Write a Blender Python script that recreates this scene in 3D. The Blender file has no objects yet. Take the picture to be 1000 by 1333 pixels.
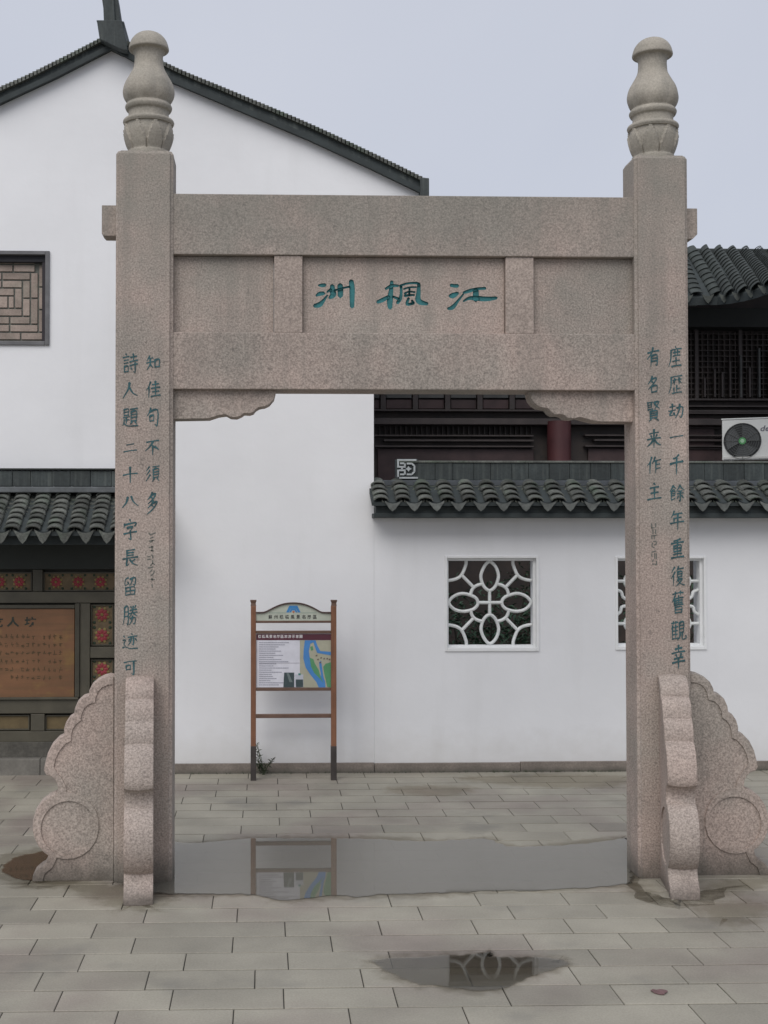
import bpy, bmesh, math, random
from mathutils import Vector, Matrix
from mathutils.geometry import tessellate_polygon
R = random.Random(7)
SC = bpy.context.scene
COL = SC.collection
rad = math.radians

# ------------------------------------------------------------------ camera
S = 1.25                                   # metres per fitted unit
FPX, EYE = 1635.0, 1.65 * S
YAW, PITCH, ROLL, PPX, PPY = 0.0312, 0.0228, -0.0002, 395.7, 660.5
def cam_axes():
    cy, sy, cp, sp = math.cos(YAW), math.sin(YAW), math.cos(PITCH), math.sin(PITCH)
    w = Vector((sy*cp, cy*cp, sp)); r0 = Vector((cy, -sy, 0)); u0 = r0.cross(w)
    c, s = math.cos(ROLL), math.sin(ROLL)
    return r0*c + u0*s, -r0*s + u0*c, w
CR, CU, CW = cam_axes()
cd = bpy.data.cameras.new('camera'); cam = bpy.data.objects.new('camera', cd); COL.objects.link(cam)
cam.matrix_world = Matrix(((CR.x, CU.x, -CW.x, 0), (CR.y, CU.y, -CW.y, 0), (CR.z, CU.z, -CW.z, EYE), (0, 0, 0, 1)))
cd.sensor_fit = 'AUTO'; cd.sensor_width = 36; cd.lens = FPX/1333*36
cd.shift_x = (500-PPX)/1333; cd.shift_y = (PPY-666.5)/1333
cd.clip_start = 0.05; cd.clip_end = 2000
SC.camera = cam

# ------------------------------------------------------------------ light
SUN_EL, SUN_AZ = rad(48), rad(205)         # azimuth from +Y, clockwise: behind the camera, a little to the left
w = bpy.data.worlds.new('World'); SC.world = w; w.use_nodes = True
nt = w.node_tree; nt.nodes.clear()
sky = nt.nodes.new('ShaderNodeTexSky'); sky.sky_type = 'NISHITA'; sky.sun_disc = False
sky.sun_elevation = SUN_EL; sky.sun_rotation = SUN_AZ; sky.dust_density = 3; sky.air_density = 1
cc = nt.nodes.new('ShaderNodeTexCoord'); nz = nt.nodes.new('ShaderNodeTexNoise')
nz.inputs['Scale'].default_value = 1.7; nz.inputs['Detail'].default_value = 4; nz.inputs['Distortion'].default_value = .6
cr = nt.nodes.new('ShaderNodeValToRGB')
cr.color_ramp.elements[0].position = .3; cr.color_ramp.elements[0].color = (.565, .602, .70, 1)
cr.color_ramp.elements[1].position = .7; cr.color_ramp.elements[1].color = (.65, .675, .757, 1)
sc_ = nt.nodes.new('ShaderNodeVectorMath'); sc_.operation = 'SCALE'; sc_.inputs['Scale'].default_value = 10.0
mx = nt.nodes.new('ShaderNodeMix'); mx.data_type = 'RGBA'; mx.inputs['Factor'].default_value = .88
bg = nt.nodes.new('ShaderNodeBackground'); bg.inputs['Strength'].default_value = .1
ow = nt.nodes.new('ShaderNodeOutputWorld')
L = nt.links.new
L(cc.outputs['Generated'], nz.inputs['Vector']); L(nz.outputs['Fac'], cr.inputs['Fac']); L(cr.outputs['Color'], sc_.inputs[0])
L(sky.outputs['Color'], mx.inputs[6]); L(sc_.outputs['Vector'], mx.inputs[7]); L(mx.outputs[2], bg.inputs['Color']); L(bg.outputs['Background'], ow.inputs['Surface'])
sl = bpy.data.lights.new('sun', 'SUN'); sl.energy = 1.85; sl.angle = rad(50); sl.color = (1, .965, .92)
so = bpy.data.objects.new('sun', sl); COL.objects.link(so)
sd = Vector((math.sin(SUN_AZ)*math.cos(SUN_EL), math.cos(SUN_AZ)*math.cos(SUN_EL), math.sin(SUN_EL)))
so.rotation_euler = sd.to_track_quat('Z', 'Y').to_euler(); so.location = sd*20
SC.view_settings.view_transform = 'Standard'; SC.view_settings.look = 'None'
SC.view_settings.exposure = 0; SC.view_settings.gamma = 1; SC.view_settings.use_curve_mapping = False

# ------------------------------------------------------------------ helpers
def ray(px, py):
    return CR*((px-PPX)/FPX) + CU*(-(py-PPY)/FPX) + CW
def P(px, py, Y):                          # photograph position -> point on the upright plane at depth Y
    d = ray(px, py); t = Y/d.y
    return Vector((d.x*t, Y, EYE + d.z*t))
def PX(px, Y, py=700): return P(px, py, Y).x
def PZ(py, Y, px=500): return P(px, py, Y).z
def G(px, py):                             # photograph position -> point on the ground
    d = ray(px, py); t = -EYE/d.z
    return Vector((d.x*t, d.y*t, 0))

ORG = {}
def thing(name, label, cat, loc=(0, 0, 0), group=None):
    o = bpy.data.objects.new(name, None); COL.objects.link(o); o.location = loc; o.empty_display_size = .1
    o['label'] = label; o['category'] = cat
    if group: o['group'] = group
    ORG[o.name] = Vector(loc); return o
def tag(o, label=None, cat=None, group=None, kind=None):
    for k, v in (('label', label), ('category', cat), ('group', group), ('kind', kind)):
        if v: o[k] = v
    return o
def link(name, me, parent, world):
    o = bpy.data.objects.new(name, me); COL.objects.link(o)
    ORG[o.name] = Vector(world)
    if parent is not None:
        o.parent = parent; o.location = Vector(world) - ORG[parent.name]
    else: o.location = world
    return o
def build(name, verts, faces, mat, parent=None, mats=None, smooth=False, base=False):
    """verts in world coordinates -> one mesh object with its origin at its own centre (or base)"""
    xs = [v[0] for v in verts]; ys = [v[1] for v in verts]; zs = [v[2] for v in verts]
    c = Vector(((min(xs)+max(xs))/2, (min(ys)+max(ys))/2, min(zs) if base else (min(zs)+max(zs))/2))
    me = bpy.data.meshes.new(name); me.from_pydata([Vector(v)-c for v in verts], [], faces)
    for m in (mat if isinstance(mat, (list, tuple)) else [mat]): me.materials.append(m)
    if mats: me.polygons.foreach_set('material_index', mats)
    if smooth: me.polygons.foreach_set('use_smooth', [True]*len(me.polygons))
    me.update()
    return link(name, me, parent, c)
def from_bm(name, bm, mat, parent=None, smooth=False, bevel=0, recalc=True):
    if recalc: bmesh.ops.recalc_face_normals(bm, faces=bm.faces)
    if bevel:
        es = [e for e in bm.edges if len(e.link_faces) == 2 and e.calc_face_angle(0) > .6]
        bmesh.ops.bevel(bm, geom=es, offset=bevel, segments=1 if bevel < .004 else 2, profile=.6, affect='EDGES')
    me = bpy.data.meshes.new(name)
    vs = [v.co for v in bm.verts]
    c = Vector([(min(v[i] for v in vs)+max(v[i] for v in vs))/2 for i in range(3)])
    bmesh.ops.translate(bm, verts=bm.verts, vec=-c)
    bm.to_mesh(me); bm.free()
    for m in (mat if isinstance(mat, (list, tuple)) else [mat]): me.materials.append(m)
    if smooth:
        me.polygons.foreach_set('use_smooth', [True]*len(me.polygons)); me.set_sharp_from_angle(angle=rad(35))
    return link(name, me, parent, c)
def bx(bm, x0, x1, y0, y1, z0, z1, mi=0):
    vs = [bm.verts.new(p) for p in ((x0,y0,z0),(x1,y0,z0),(x1,y1,z0),(x0,y1,z0),(x0,y0,z1),(x1,y0,z1),(x1,y1,z1),(x0,y1,z1))]
    for f in ((0,3,2,1),(4,5,6,7),(0,1,5,4),(1,2,6,5),(2,3,7,6),(3,0,4,7)):
        bm.faces.new([vs[i] for i in f]).material_index = mi
    return vs
def box(name, x0, x1, y0, y1, z0, z1, mat, parent=None, bevel=.004):
    bm = bmesh.new(); bx(bm, min(x0,x1), max(x0,x1), min(y0,y1), max(y0,y1), min(z0,z1), max(z0,z1))
    return from_bm(name, bm, mat, parent, bevel=bevel)
def pbox(name, px0, px1, py0, py1, Y, dep, mat, parent=None, bevel=.004):
    """box whose front face (plane Y) spans these photograph columns and rows"""
    mx_, my_ = (px0+px1)/2, (py0+py1)/2
    return box(name, P(px0, my_, Y).x, P(px1, my_, Y).x, Y, Y+dep, P(mx_, py1, Y).z, P(mx_, py0, Y).z, mat, parent, bevel)
def prism(bm, pts, y0, y1, mi=0):
    """polygon pts (x,z) pushed from y0 to y1"""
    a = [bm.verts.new((p[0], y0, p[1])) for p in pts]; b = [bm.verts.new((p[0], y1, p[1])) for p in pts]
    n = len(pts)
    for i in range(n): bm.faces.new((a[i], a[(i+1) % n], b[(i+1) % n], b[i])).material_index = mi
    for t in tessellate_polygon([[Vector((p[0], p[1], 0)) for p in pts]]):
        for s_ in (a, b):
            try: bm.faces.new([s_[i] for i in t]).material_index = mi
            except ValueError: pass
def spline(pts, n=4, closed=False):
    out = []; m = len(pts)
    rng = range(m if closed else m-1)
    for i in rng:
        p = [pts[(i+k) % m] if closed else pts[min(max(i+k, 0), m-1)] for k in (-1, 0, 1, 2)]
        for j in range(n):
            t = j/n
            out.append(tuple(.5*((2*p[1][a]) + (-p[0][a]+p[2][a])*t + (2*p[0][a]-5*p[1][a]+4*p[2][a]-p[3][a])*t*t + (-p[0][a]+3*p[1][a]-3*p[2][a]+p[3][a])*t**3) for a in range(len(p[0]))))
    if not closed: out.append(tuple(pts[-1]))
    return out
def tube(bm, pts, r, seg=6, closed=False, sq=1.0):
    pts = [Vector(p) for p in pts]; n = len(pts); rings = []
    for i, p in enumerate(pts):
        a = pts[(i-1) % n] if (closed or i > 0) else p; b = pts[(i+1) % n] if (closed or i < n-1) else p
        t = (b-a).normalized(); up = Vector((0, 1, 0)) if abs(t.y) < .9 else Vector((1, 0, 0))
        s1 = t.cross(up).normalized(); s2 = s1.cross(t).normalized()
        rr = r[i] if isinstance(r, (list, tuple)) else r
        rings.append([bm.verts.new(p + (s1*math.cos(k*math.tau/seg)+s2*math.sin(k*math.tau/seg)*sq)*rr) for k in range(seg)])
    m = n if closed else n-1
    for i in range(m):
        for k in range(seg):
            bm.faces.new((rings[i][k], rings[i][(k+1) % seg], rings[(i+1) % n][(k+1) % seg], rings[(i+1) % n][k]))
    if not closed:
        bm.faces.new(rings[0]); bm.faces.new(rings[-1][::-1])

# ------------------------------------------------------------------ materials
def mat(name, base, rough=.8, var=(.85, 1.12), scale=6, detail=5, fine=None, bump=None, streak=None, rnd=0, spec=.5, low=None, tint=None, metal=0, specks=None):
    """base colour with large mottling, fine grain, vertical run-off streaks, per-object variation, dirt band near a height"""
    m = bpy.data.materials.new(name); m.use_nodes = True; t = m.node_tree; n = t.nodes; l = t.links.new
    b = n['Principled BSDF']; b.inputs['Roughness'].default_value = rough; b.inputs['Specular IOR Level'].default_value = spec; b.inputs['Metallic'].default_value = metal
    geo = n.new('ShaderNodeNewGeometry'); pos = geo.outputs['Position']
    def noise(sc, det=4, vec=None, ro=.55):
        q = n.new('ShaderNodeTexNoise'); q.inputs['Scale'].default_value = sc; q.inputs['Detail'].default_value = det; q.inputs['Roughness'].default_value = ro
        l(vec or pos, q.inputs['Vector']); return q.outputs['Fac']
    def mr(v, a, c, lo, hi):
        q = n.new('ShaderNodeMapRange'); q.inputs[1].default_value = a; q.inputs[2].default_value = c; q.inputs[3].default_value = lo; q.inputs[4].default_value = hi; q.clamp = True
        l(v, q.inputs[0]); return q.outputs[0]
    def mul(col, v):
        q = n.new('ShaderNodeVectorMath'); q.operation = 'SCALE'; l(col, q.inputs[0]); l(v, q.inputs['Scale']); return q.outputs[0]
    def mixc(col, c2, v):
        q = n.new('ShaderNodeMix'); q.data_type = 'RGBA'; l(v, q.inputs[0]); l(col, q.inputs[6]); q.inputs[7].default_value = (*c2, 1); return q.outputs[2]
    rgb = n.new('ShaderNodeRGB'); rgb.outputs[0].default_value = (*base, 1); col = rgb.outputs[0]
    if tint:                                  # (colour, noise scale, lo, hi, strength)
        col = mixc(col, tint[0], mr(noise(tint[1], 3), tint[2], tint[3], 0, tint[4]))
    col = mul(col, mr(noise(scale, detail), .3, .7, *var))
    if fine:                                  # (scale, lo, hi)
        col = mul(col, mr(noise(fine[0], 2, ro=.7), .32, .68, fine[1], fine[2]))
    if specks:                                # (scale, threshold, strength)
        col = mixc(col, (.055, .05, .048), mr(noise(specks[0], 1), specks[1], specks[1]+.06, 0, specks[2]))
    if streak:                                # (xy scale, z scale, lo, hi, colour, strength)
        mp = n.new('ShaderNodeMapping'); mp.inputs['Scale'].default_value = (streak[0], streak[0], streak[1]); l(pos, mp.inputs['Vector'])
        col = mixc(col, streak[4], mr(noise(1, 4, mp.outputs[0]), streak[2], streak[3], 0, streak[5]))
    if low:                                   # list of (z full, z none, colour, strength)
        sep = n.new('ShaderNodeSeparateXYZ'); l(pos, sep.inputs[0])
        for (za, zb, c2, st) in low:
            nn = noise(7, 5); ad = n.new('ShaderNodeMath'); ad.operation = 'MULTIPLY_ADD'; l(nn, ad.inputs[0]); ad.inputs[1].default_value = -abs(zb-za)*1.2*(1 if zb > za else -1); l(sep.outputs['Z'], ad.inputs[2])
            off = -abs(zb-za)*.6*(1 if zb > za else -1)
            col = mixc(col, c2, mr(ad.outputs[0], za+off, zb+off, st, 0))
    if rnd:
        oi = n.new('ShaderNodeObjectInfo'); col = mul(col, mr(oi.outputs['Random'], 0, 1, 1-rnd, 1+rnd))
    l(col, b.inputs['Base Color'])
    if bump:                                  # list of (scale, strength, distance)
        last = None
        for sc, st, di in bump:
            q = n.new('ShaderNodeBump'); q.inputs['Strength'].default_value = st; q.inputs['Distance'].default_value = di
            l(noise(sc, 4), q.inputs['Height'])
            if last: l(last, q.inputs['Normal'])
            last = q.outputs[0]
        l(last, b.inputs['Normal'])
    return m
GREY = (.21, .2, .175)
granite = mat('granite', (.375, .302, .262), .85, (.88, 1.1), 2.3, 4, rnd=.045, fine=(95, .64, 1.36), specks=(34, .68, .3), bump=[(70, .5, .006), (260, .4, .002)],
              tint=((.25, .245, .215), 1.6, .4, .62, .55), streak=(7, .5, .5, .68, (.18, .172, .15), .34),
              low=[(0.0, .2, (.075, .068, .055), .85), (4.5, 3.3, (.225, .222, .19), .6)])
granite_pale = mat('granite_pale', (.36, .298, .258), .85, (.9, 1.08), 2.5, 4, fine=(95, .68, 1.32), bump=[(90, .4, .004)], low=[(0, .1, (.10, .09, .075), .6)])
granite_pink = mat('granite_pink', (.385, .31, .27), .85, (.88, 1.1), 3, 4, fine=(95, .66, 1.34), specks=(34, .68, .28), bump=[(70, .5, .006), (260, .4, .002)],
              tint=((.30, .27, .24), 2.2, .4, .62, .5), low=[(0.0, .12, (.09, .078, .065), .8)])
finial_m = mat('finial_stone', (.355, .325, .275), .85, (.86, 1.1), 5, 4, fine=(90, .85, 1.15), bump=[(80, .4, .004)], tint=((.24, .23, .195), 7, .45, .65, .4), rnd=.03)
plaster = mat('white_plaster', (.80, .806, .82), .9, (.93, 1.03), .8, 6, bump=[(3.5, .25, .02), (40, .15, .002)],
              streak=(3.2, .35, .56, .8, (.60, .60, .59), .26), low=[(.10, .4, (.52, .50, .46), .35)])
plaster_trim = mat('white_trim', (.80, .81, .81), .85, (.94, 1.03), 8, 4)
lattice_m = mat('lattice_plaster', (.74, .76, .75), .85, (.85, 1.05), 14, 4)
tile_m = mat('roof_tile', (.088, .093, .083), .75, (.6, 1.35), 9, 5, fine=(60, .75, 1.3), rnd=.42, bump=[(50, .4, .003)], tint=((.05, .075, .05), 5, .5, .68, .6))
tile_dk = mat('ridge_tile', (.034, .043, .043), .7, (.7, 1.3), 4, 5, fine=(40, .8, 1.2), streak=(26, 1.5, .5, .75, (.11, .125, .115), .6), rnd=.25, bump=[(40, .3, .003)])
drip_m = mat('drip_tile', (.13, .14, .132), .8, (.65, 1.2), 22, 4, rnd=.25, bump=[(60, .5, .004)])
cornice = mat('eave_course', (.034, .043, .044), .8, (.7, 1.2), 8)
orn_m = mat('ridge_ornament_paint', (.42, .45, .46), .8, (.8, 1.1), 20)
base_m = mat('plinth_stone', (.21, .18, .155), .9, (.75, 1.15), 6, 5, fine=(60, .85, 1.15), low=[(0, .05, (.08, .08, .065), .8)], bump=[(30, .5, .008)])
slab_m = mat('paving_stone', (.295, .276, .226), .6, (.80, 1.14), 1.7, 5, fine=(95, .9, 1.1), rnd=.13, bump=[(60, .25, .002), (4, .2, .006)],
             tint=((.225, .188, .165), .9, .48, .66, .75), streak=(1.6, 1, .58, .7, (.155, .15, .135), .5))
joint_m = mat('joint_soil', (.026, .024, .019), .95, (.7, 1.2), 9)
wood_sign = mat('sign_timber', (.225, .10, .052), .6, (.8, 1.2), 7, 5, streak=(90, 3, .45, .75, (.11, .045, .028), .6), bump=[(60, .2, .002)])
wood_rail = mat('sign_rail', (.14, .082, .058), .65, (.8, 1.2), 9, 5)
sleeve = mat('black_sleeve', (.05, .042, .038), .5, (.7, 1.3), 9)
dwood = mat('dark_timber', (.046, .042, .029), .6, (.75, 1.25), 4, 5, streak=(30, 2.5, .5, .75, (.07, .065, .045), .5))
dwood2 = mat('aged_timber_rail', (.070, .063, .044), .6, (.75, 1.2), 5, 5)
hall_wood = mat('hall_timber', (.043, .032, .027), .65, (.7, 1.3), 3, 5, streak=(12, 12, .5, .7, (.016, .018, .018), .6))
hall_rail = mat('hall_rail', (.05, .039, .036), .6, (.7, 1.3), 4, 5)
hall_red = mat('red_lacquer', (.075, .022, .024), .55, (.8, 1.2), 4, 5)
hall_panel = mat('hall_panel', (.052, .029, .028), .6, (.7, 1.3), 5, 5, rnd=.25)
hall_ceil = mat('hall_soffit', (.085, .085, .082), .7, (.7, 1.2), 5, 5)
def plain(name, c, rough=.7, spec=.4, rnd=0, var=(.93, 1.07)): return mat(name, c, rough, var, 12, 3, spec=spec, rnd=rnd)
teal = mat('teal_paint', (.035, .175, .185), .75, (.75, 1.2), 28, 4, fine=(120, .85, 1.15))
teal_dark = mat('teal_ink', (.03, .085, .095), .8, (.65, 1.35), 30, 4, fine=(110, .7, 1.4))
sig_ink = mat('worn_ink', (.125, .13, .115), .85, (.8, 1.2), 60, 4)
def film(name, tint, silt=None, silt_amt=0, gloss=True):
    """a thin layer of water: tints what lies under it, mirrors by Fresnel, some silt suspended"""
    m = bpy.data.materials.new(name); m.use_nodes = True; t = m.node_tree; t.nodes.clear(); l = t.links.new
    tr = t.nodes.new('ShaderNodeBsdfTransparent'); tr.inputs[0].default_value = (*tint, 1); out = t.nodes.new('ShaderNodeOutputMaterial'); last = tr.outputs[0]
    if silt:
        df = t.nodes.new('ShaderNodeBsdfDiffuse'); df.inputs[0].default_value = (*silt, 1); a = t.nodes.new('ShaderNodeMixShader'); a.inputs[0].default_value = silt_amt
        l(last, a.inputs[1]); l(df.outputs[0], a.inputs[2]); last = a.outputs[0]
    if gloss:
        gl = t.nodes.new('ShaderNodeBsdfGlossy'); gl.inputs['Roughness'].default_value = .025; gl.inputs[0].default_value = (.95, .95, .93, 1)
        fr = t.nodes.new('ShaderNodeFresnel'); fr.inputs[0].default_value = 1.45; b = t.nodes.new('ShaderNodeMixShader')
        q = t.nodes.new('ShaderNodeBump'); z = t.nodes.new('ShaderNodeTexNoise'); g_ = t.nodes.new('ShaderNodeNewGeometry')
        z.inputs['Scale'].default_value = 4; q.inputs['Strength'].default_value = .04; q.inputs['Distance'].default_value = .002
        l(g_.outputs['Position'], z.inputs['Vector']); l(z.outputs['Fac'], q.inputs['Height']); l(q.outputs[0], gl.inputs['Normal'])
        l(fr.outputs[0], b.inputs[0]); l(last, b.inputs[1]); l(gl.outputs[0], b.inputs[2]); last = b.outputs[0]
    at = t.nodes.new('ShaderNodeAttribute'); at.attribute_name = 'depth'
    n2 = t.nodes.new('ShaderNodeTexNoise'); g2 = t.nodes.new('ShaderNodeNewGeometry'); n2.inputs['Scale'].default_value = 14; n2.inputs['Detail'].default_value = 5; l(g2.outputs['Position'], n2.inputs['Vector'])
    ma = t.nodes.new('ShaderNodeMath'); ma.operation = 'MULTIPLY_ADD'; ma.inputs[1].default_value = 1.3; l(n2.outputs['Fac'], ma.inputs[0]); l(at.outputs['Fac'], ma.inputs[2])
    mr_ = t.nodes.new('ShaderNodeMapRange'); mr_.interpolation_type = 'SMOOTHSTEP'; mr_.inputs[1].default_value = .8; mr_.inputs[2].default_value = 1.3 if gloss else 1.6; l(ma.outputs[0], mr_.inputs[0])
    cl = t.nodes.new('ShaderNodeBsdfTransparent'); mx2 = t.nodes.new('ShaderNodeMixShader'); l(mr_.outputs[0], mx2.inputs[0]); l(cl.outputs[0], mx2.inputs[1]); l(last, mx2.inputs[2]); last = mx2.outputs[0]
    l(last, out.inputs[0]); return m
puddle_m = film('puddle_water', (.55, .55, .54), (.21, .198, .168), .6); clear_m = film('shallow_water', (.86, .85, .81), (.13, .12, .10), .10)
mud_m = film('muddy_water', (.56, .49, .41), (.11, .09, .068), .45); damp_shade_f = film('damp_shade_film', (.8, .79, .77), gloss=False); faint_f = film('faint_damp', (.86, .845, .82), gloss=False)

# ------------------------------------------------------------------ depths (metres from the camera)
YF = 6.0376*S          # front of the arch pillars
YW = 11.0              # face of the white walls
YS = 10.7              # information board
YH = 17.5              # dark timber hall behind
XLa, XLb, XRa, XRb = -.7181*S, -.4422*S, 1.8038*S, 2.0664*S
ZT = 3.511*S
PD = .27               # pillar depth

# ================================================================== GROUND
bm = bmesh.new()
for (x0, x1, y0, y1) in ((-60, 60, -40, 80),): bx(bm, x0, x1, y0, y1, -.3, -.0065)
g = from_bm('ground', bm, joint_m); tag(g, kind='structure')
pav = thing('pavement', 'grey stone slab pavement', 'pavement', (0, 0, 0)); del pav['category']; pav['kind'] = 'structure'
RW, RL = (G(306, 1199.5).y-G(306, 1313).y)/5, .5
j0 = G(306, 1229.5); row_y = [G(500, y).y for y in (1219, 1240)]
Y00 = (G(306, 1219).y+G(306, 1240).y+RW)/2         # far edge of the reference row
def slab_mesh(nm, ln, var=0):
    b_ = bmesh.new(); bx(b_, -ln/2+.0022, ln/2-.0022, -RW/2+.0065, RW/2-.0065, -.03, 0)
    es = [e for e in b_.edges if all(v.co.z > -.01 for v in e.verts)]
    bmesh.ops.bevel(b_, geom=es, offset=.0028, segments=1, affect='EDGES')
    bmesh.ops.delete(b_, geom=[f for f in b_.faces if f.calc_center_median().z < -.029], context='FACES')
    me = bpy.data.meshes.new(nm); b_.to_mesh(me); b_.free(); me.materials.append(slab_m); return me
slab_me = {1: slab_mesh('paving_slab', RL), 2: slab_mesh('paving_slab', RL*2)}
far = bmesh.new(); count = 0
for r in range(-29, 46):
    yc = Y00 + RW*(r+.5) if r < 16 else Y00 + RW*(r+.5)
    if yc > YW - .03: break
    off = (j0.x if r % 2 == 1 else j0.x + RL/2) + R.uniform(-.02, .02)
    if r in (2, -3): off += .12
    k = -22
    while k < 24:
        dbl = 2 if R.random() < .05 else 1
        xc = off + RL*(k+dbl/2); k += dbl
        inview = yc > 5.0 and yc < 9.3 and -0.285*yc-.4 < xc < .42*yc+.4
        if inview and count < 300:
            o = bpy.data.objects.new('paving_slab', slab_me[dbl]); COL.objects.link(o); o.parent = pav
            o.location = (xc, yc, R.uniform(-.0015, .0008)); o.rotation_euler = (R.uniform(-.003, .003), R.uniform(-.0015, .0015), R.uniform(-.002, .002)); count += 1
        else:
            z = R.uniform(-.0015, .0006); h = RL*dbl/2
            vs = [far.verts.new(p) for p in ((xc-h+.003, yc-RW/2+.007, z), (xc+h-.003, yc-RW/2+.007, z), (xc+h-.003, yc+RW/2-.007, z), (xc-h+.003, yc+RW/2-.007, z))]
            far.faces.new(vs)
            vb = [far.verts.new(v.co - Vector((0, 0, .02))) for v in vs]
            for i in range(4): far.faces.new((vs[i], vb[i], vb[(i+1) % 4], vs[(i+1) % 4]))
o = from_bm('paving_slab_field', far, slab_m, pav); tag(o, kind='stuff')

def puddle(name, pts, m, n=5, z=.0035, jit=.008, fade=.05):
    """sheet of water: a rim whose depth falls to nothing round a full inner sheet"""
    q = spline([tuple(G(*p))[:2] for p in pts], n, True)
    q = [(a+R.uniform(-jit, jit), b_+R.uniform(-jit, jit)) for a, b_ in q]
    N = len(q); A = sum(q[i][0]*q[(i+1) % N][1]-q[(i+1) % N][0]*q[i][1] for i in range(N)); sg = 1 if A > 0 else -1
    outr, inn = [], []
    for i in range(N):
        a, b_ = q[i-2], q[(i+2) % N]; dx, dy = b_[0]-a[0], b_[1]-a[1]; d = math.hypot(dx, dy) or 1; nx, ny = dy/d*sg, -dx/d*sg
        outr.append((q[i][0]+nx*fade*.5, q[i][1]+ny*fade*.5)); inn.append((q[i][0]-nx*fade*.5, q[i][1]-ny*fade*.5))
    vs = [(a, b_, z) for a, b_ in outr] + [(a, b_, z) for a, b_ in inn]
    fs = [(i, (i+1) % N, N+(i+1) % N, N+i) for i in range(N)]
    fs += [tuple(N+k for k in t) for t in tessellate_polygon([[Vector((a, b_, 0)) for a, b_ in inn]])]
    fs = [f if (Vector(vs[f[1]])-Vector(vs[f[0]])).cross(Vector(vs[f[2]])-Vector(vs[f[0]])).z > 0 else tuple(reversed(f)) for f in fs]
    o = build(name, vs, fs, m); at = o.data.attributes.new('depth', 'FLOAT', 'POINT'); at.data.foreach_set('value', [0.0]*N+[1.0]*N)
    return tag(o, kind='structure')
big = [(165,1103),(205,1096),(260,1098),(330,1092),(400,1092),(480,1093),(550,1096),(600,1094),(635,1093),(655,1101),(690,1103),(750,1100),(800,1094),(818,1092),(822,1110),(820,1140),(812,1151),(760,1156),(700,1159),(640,1160),(560,1163),(487,1165),(465,1168),(440,1166),(400,1169),(366,1172),(332,1165),(296,1164),(224,1163),(180,1160),(160,1140)]
puddle('puddle', big, puddle_m)
def damp(pts, grow, z):
    cx = sum(p[0] for p in pts)/len(pts); cy = sum(p[1] for p in pts)/len(pts)
    q = []
    for i, p in enumerate(pts):
        a, b_ = pts[i-1], pts[(i+1) % len(pts)]; dx, dy = b_[0]-a[0], (b_[1]-a[1])*3; d = math.hypot(dx, dy) or 1
        sx, sy = dy/d, -dx/d
        if sx*(p[0]-cx)+sy*(p[1]-cy)*3 < 0: sx, sy = -sx, -sy
        q.append((p[0]+sx*grow*R.uniform(.5, 1.5), p[1]+sy*grow*.38*R.uniform(.5, 1.6)))
    puddle('damp_shade_patch', q, damp_shade_f, z=z, jit=.006, fade=.16)
damp(big, 9, .0016)
small = [(487,1252),(510,1248),(560,1246),(600,1244),(638,1241),(645,1246),(700,1247),(735,1252),(722,1261),(690,1271),(665,1283),(640,1289),(600,1288),(575,1283),(545,1282),(520,1272),(499,1262)]
puddle('puddle', small, clear_m, jit=.004); damp(small, 9, .0016)
mud = [(4,1134),(15,1120),(40,1112),(70,1108),(100,1110),(100,1140),(45,1146),(20,1143)]
puddle('muddy_puddle', mud, mud_m); damp(mud, 20, .0016)
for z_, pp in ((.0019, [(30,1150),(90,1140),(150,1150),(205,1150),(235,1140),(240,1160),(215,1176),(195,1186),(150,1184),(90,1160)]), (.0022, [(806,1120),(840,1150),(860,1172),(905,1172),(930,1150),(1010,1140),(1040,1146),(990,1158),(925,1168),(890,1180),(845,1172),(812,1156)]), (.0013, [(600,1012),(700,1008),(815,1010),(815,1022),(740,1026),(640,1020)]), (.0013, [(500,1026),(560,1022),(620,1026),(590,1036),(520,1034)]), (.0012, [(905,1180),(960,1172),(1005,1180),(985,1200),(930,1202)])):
    puddle('damp_shade_patch', pp, damp_shade_f if z_ > .0015 else faint_f, z=z_, jit=.02, fade=.22)  # wet stains; those round the pillar bases also paint in contact shadow

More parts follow.
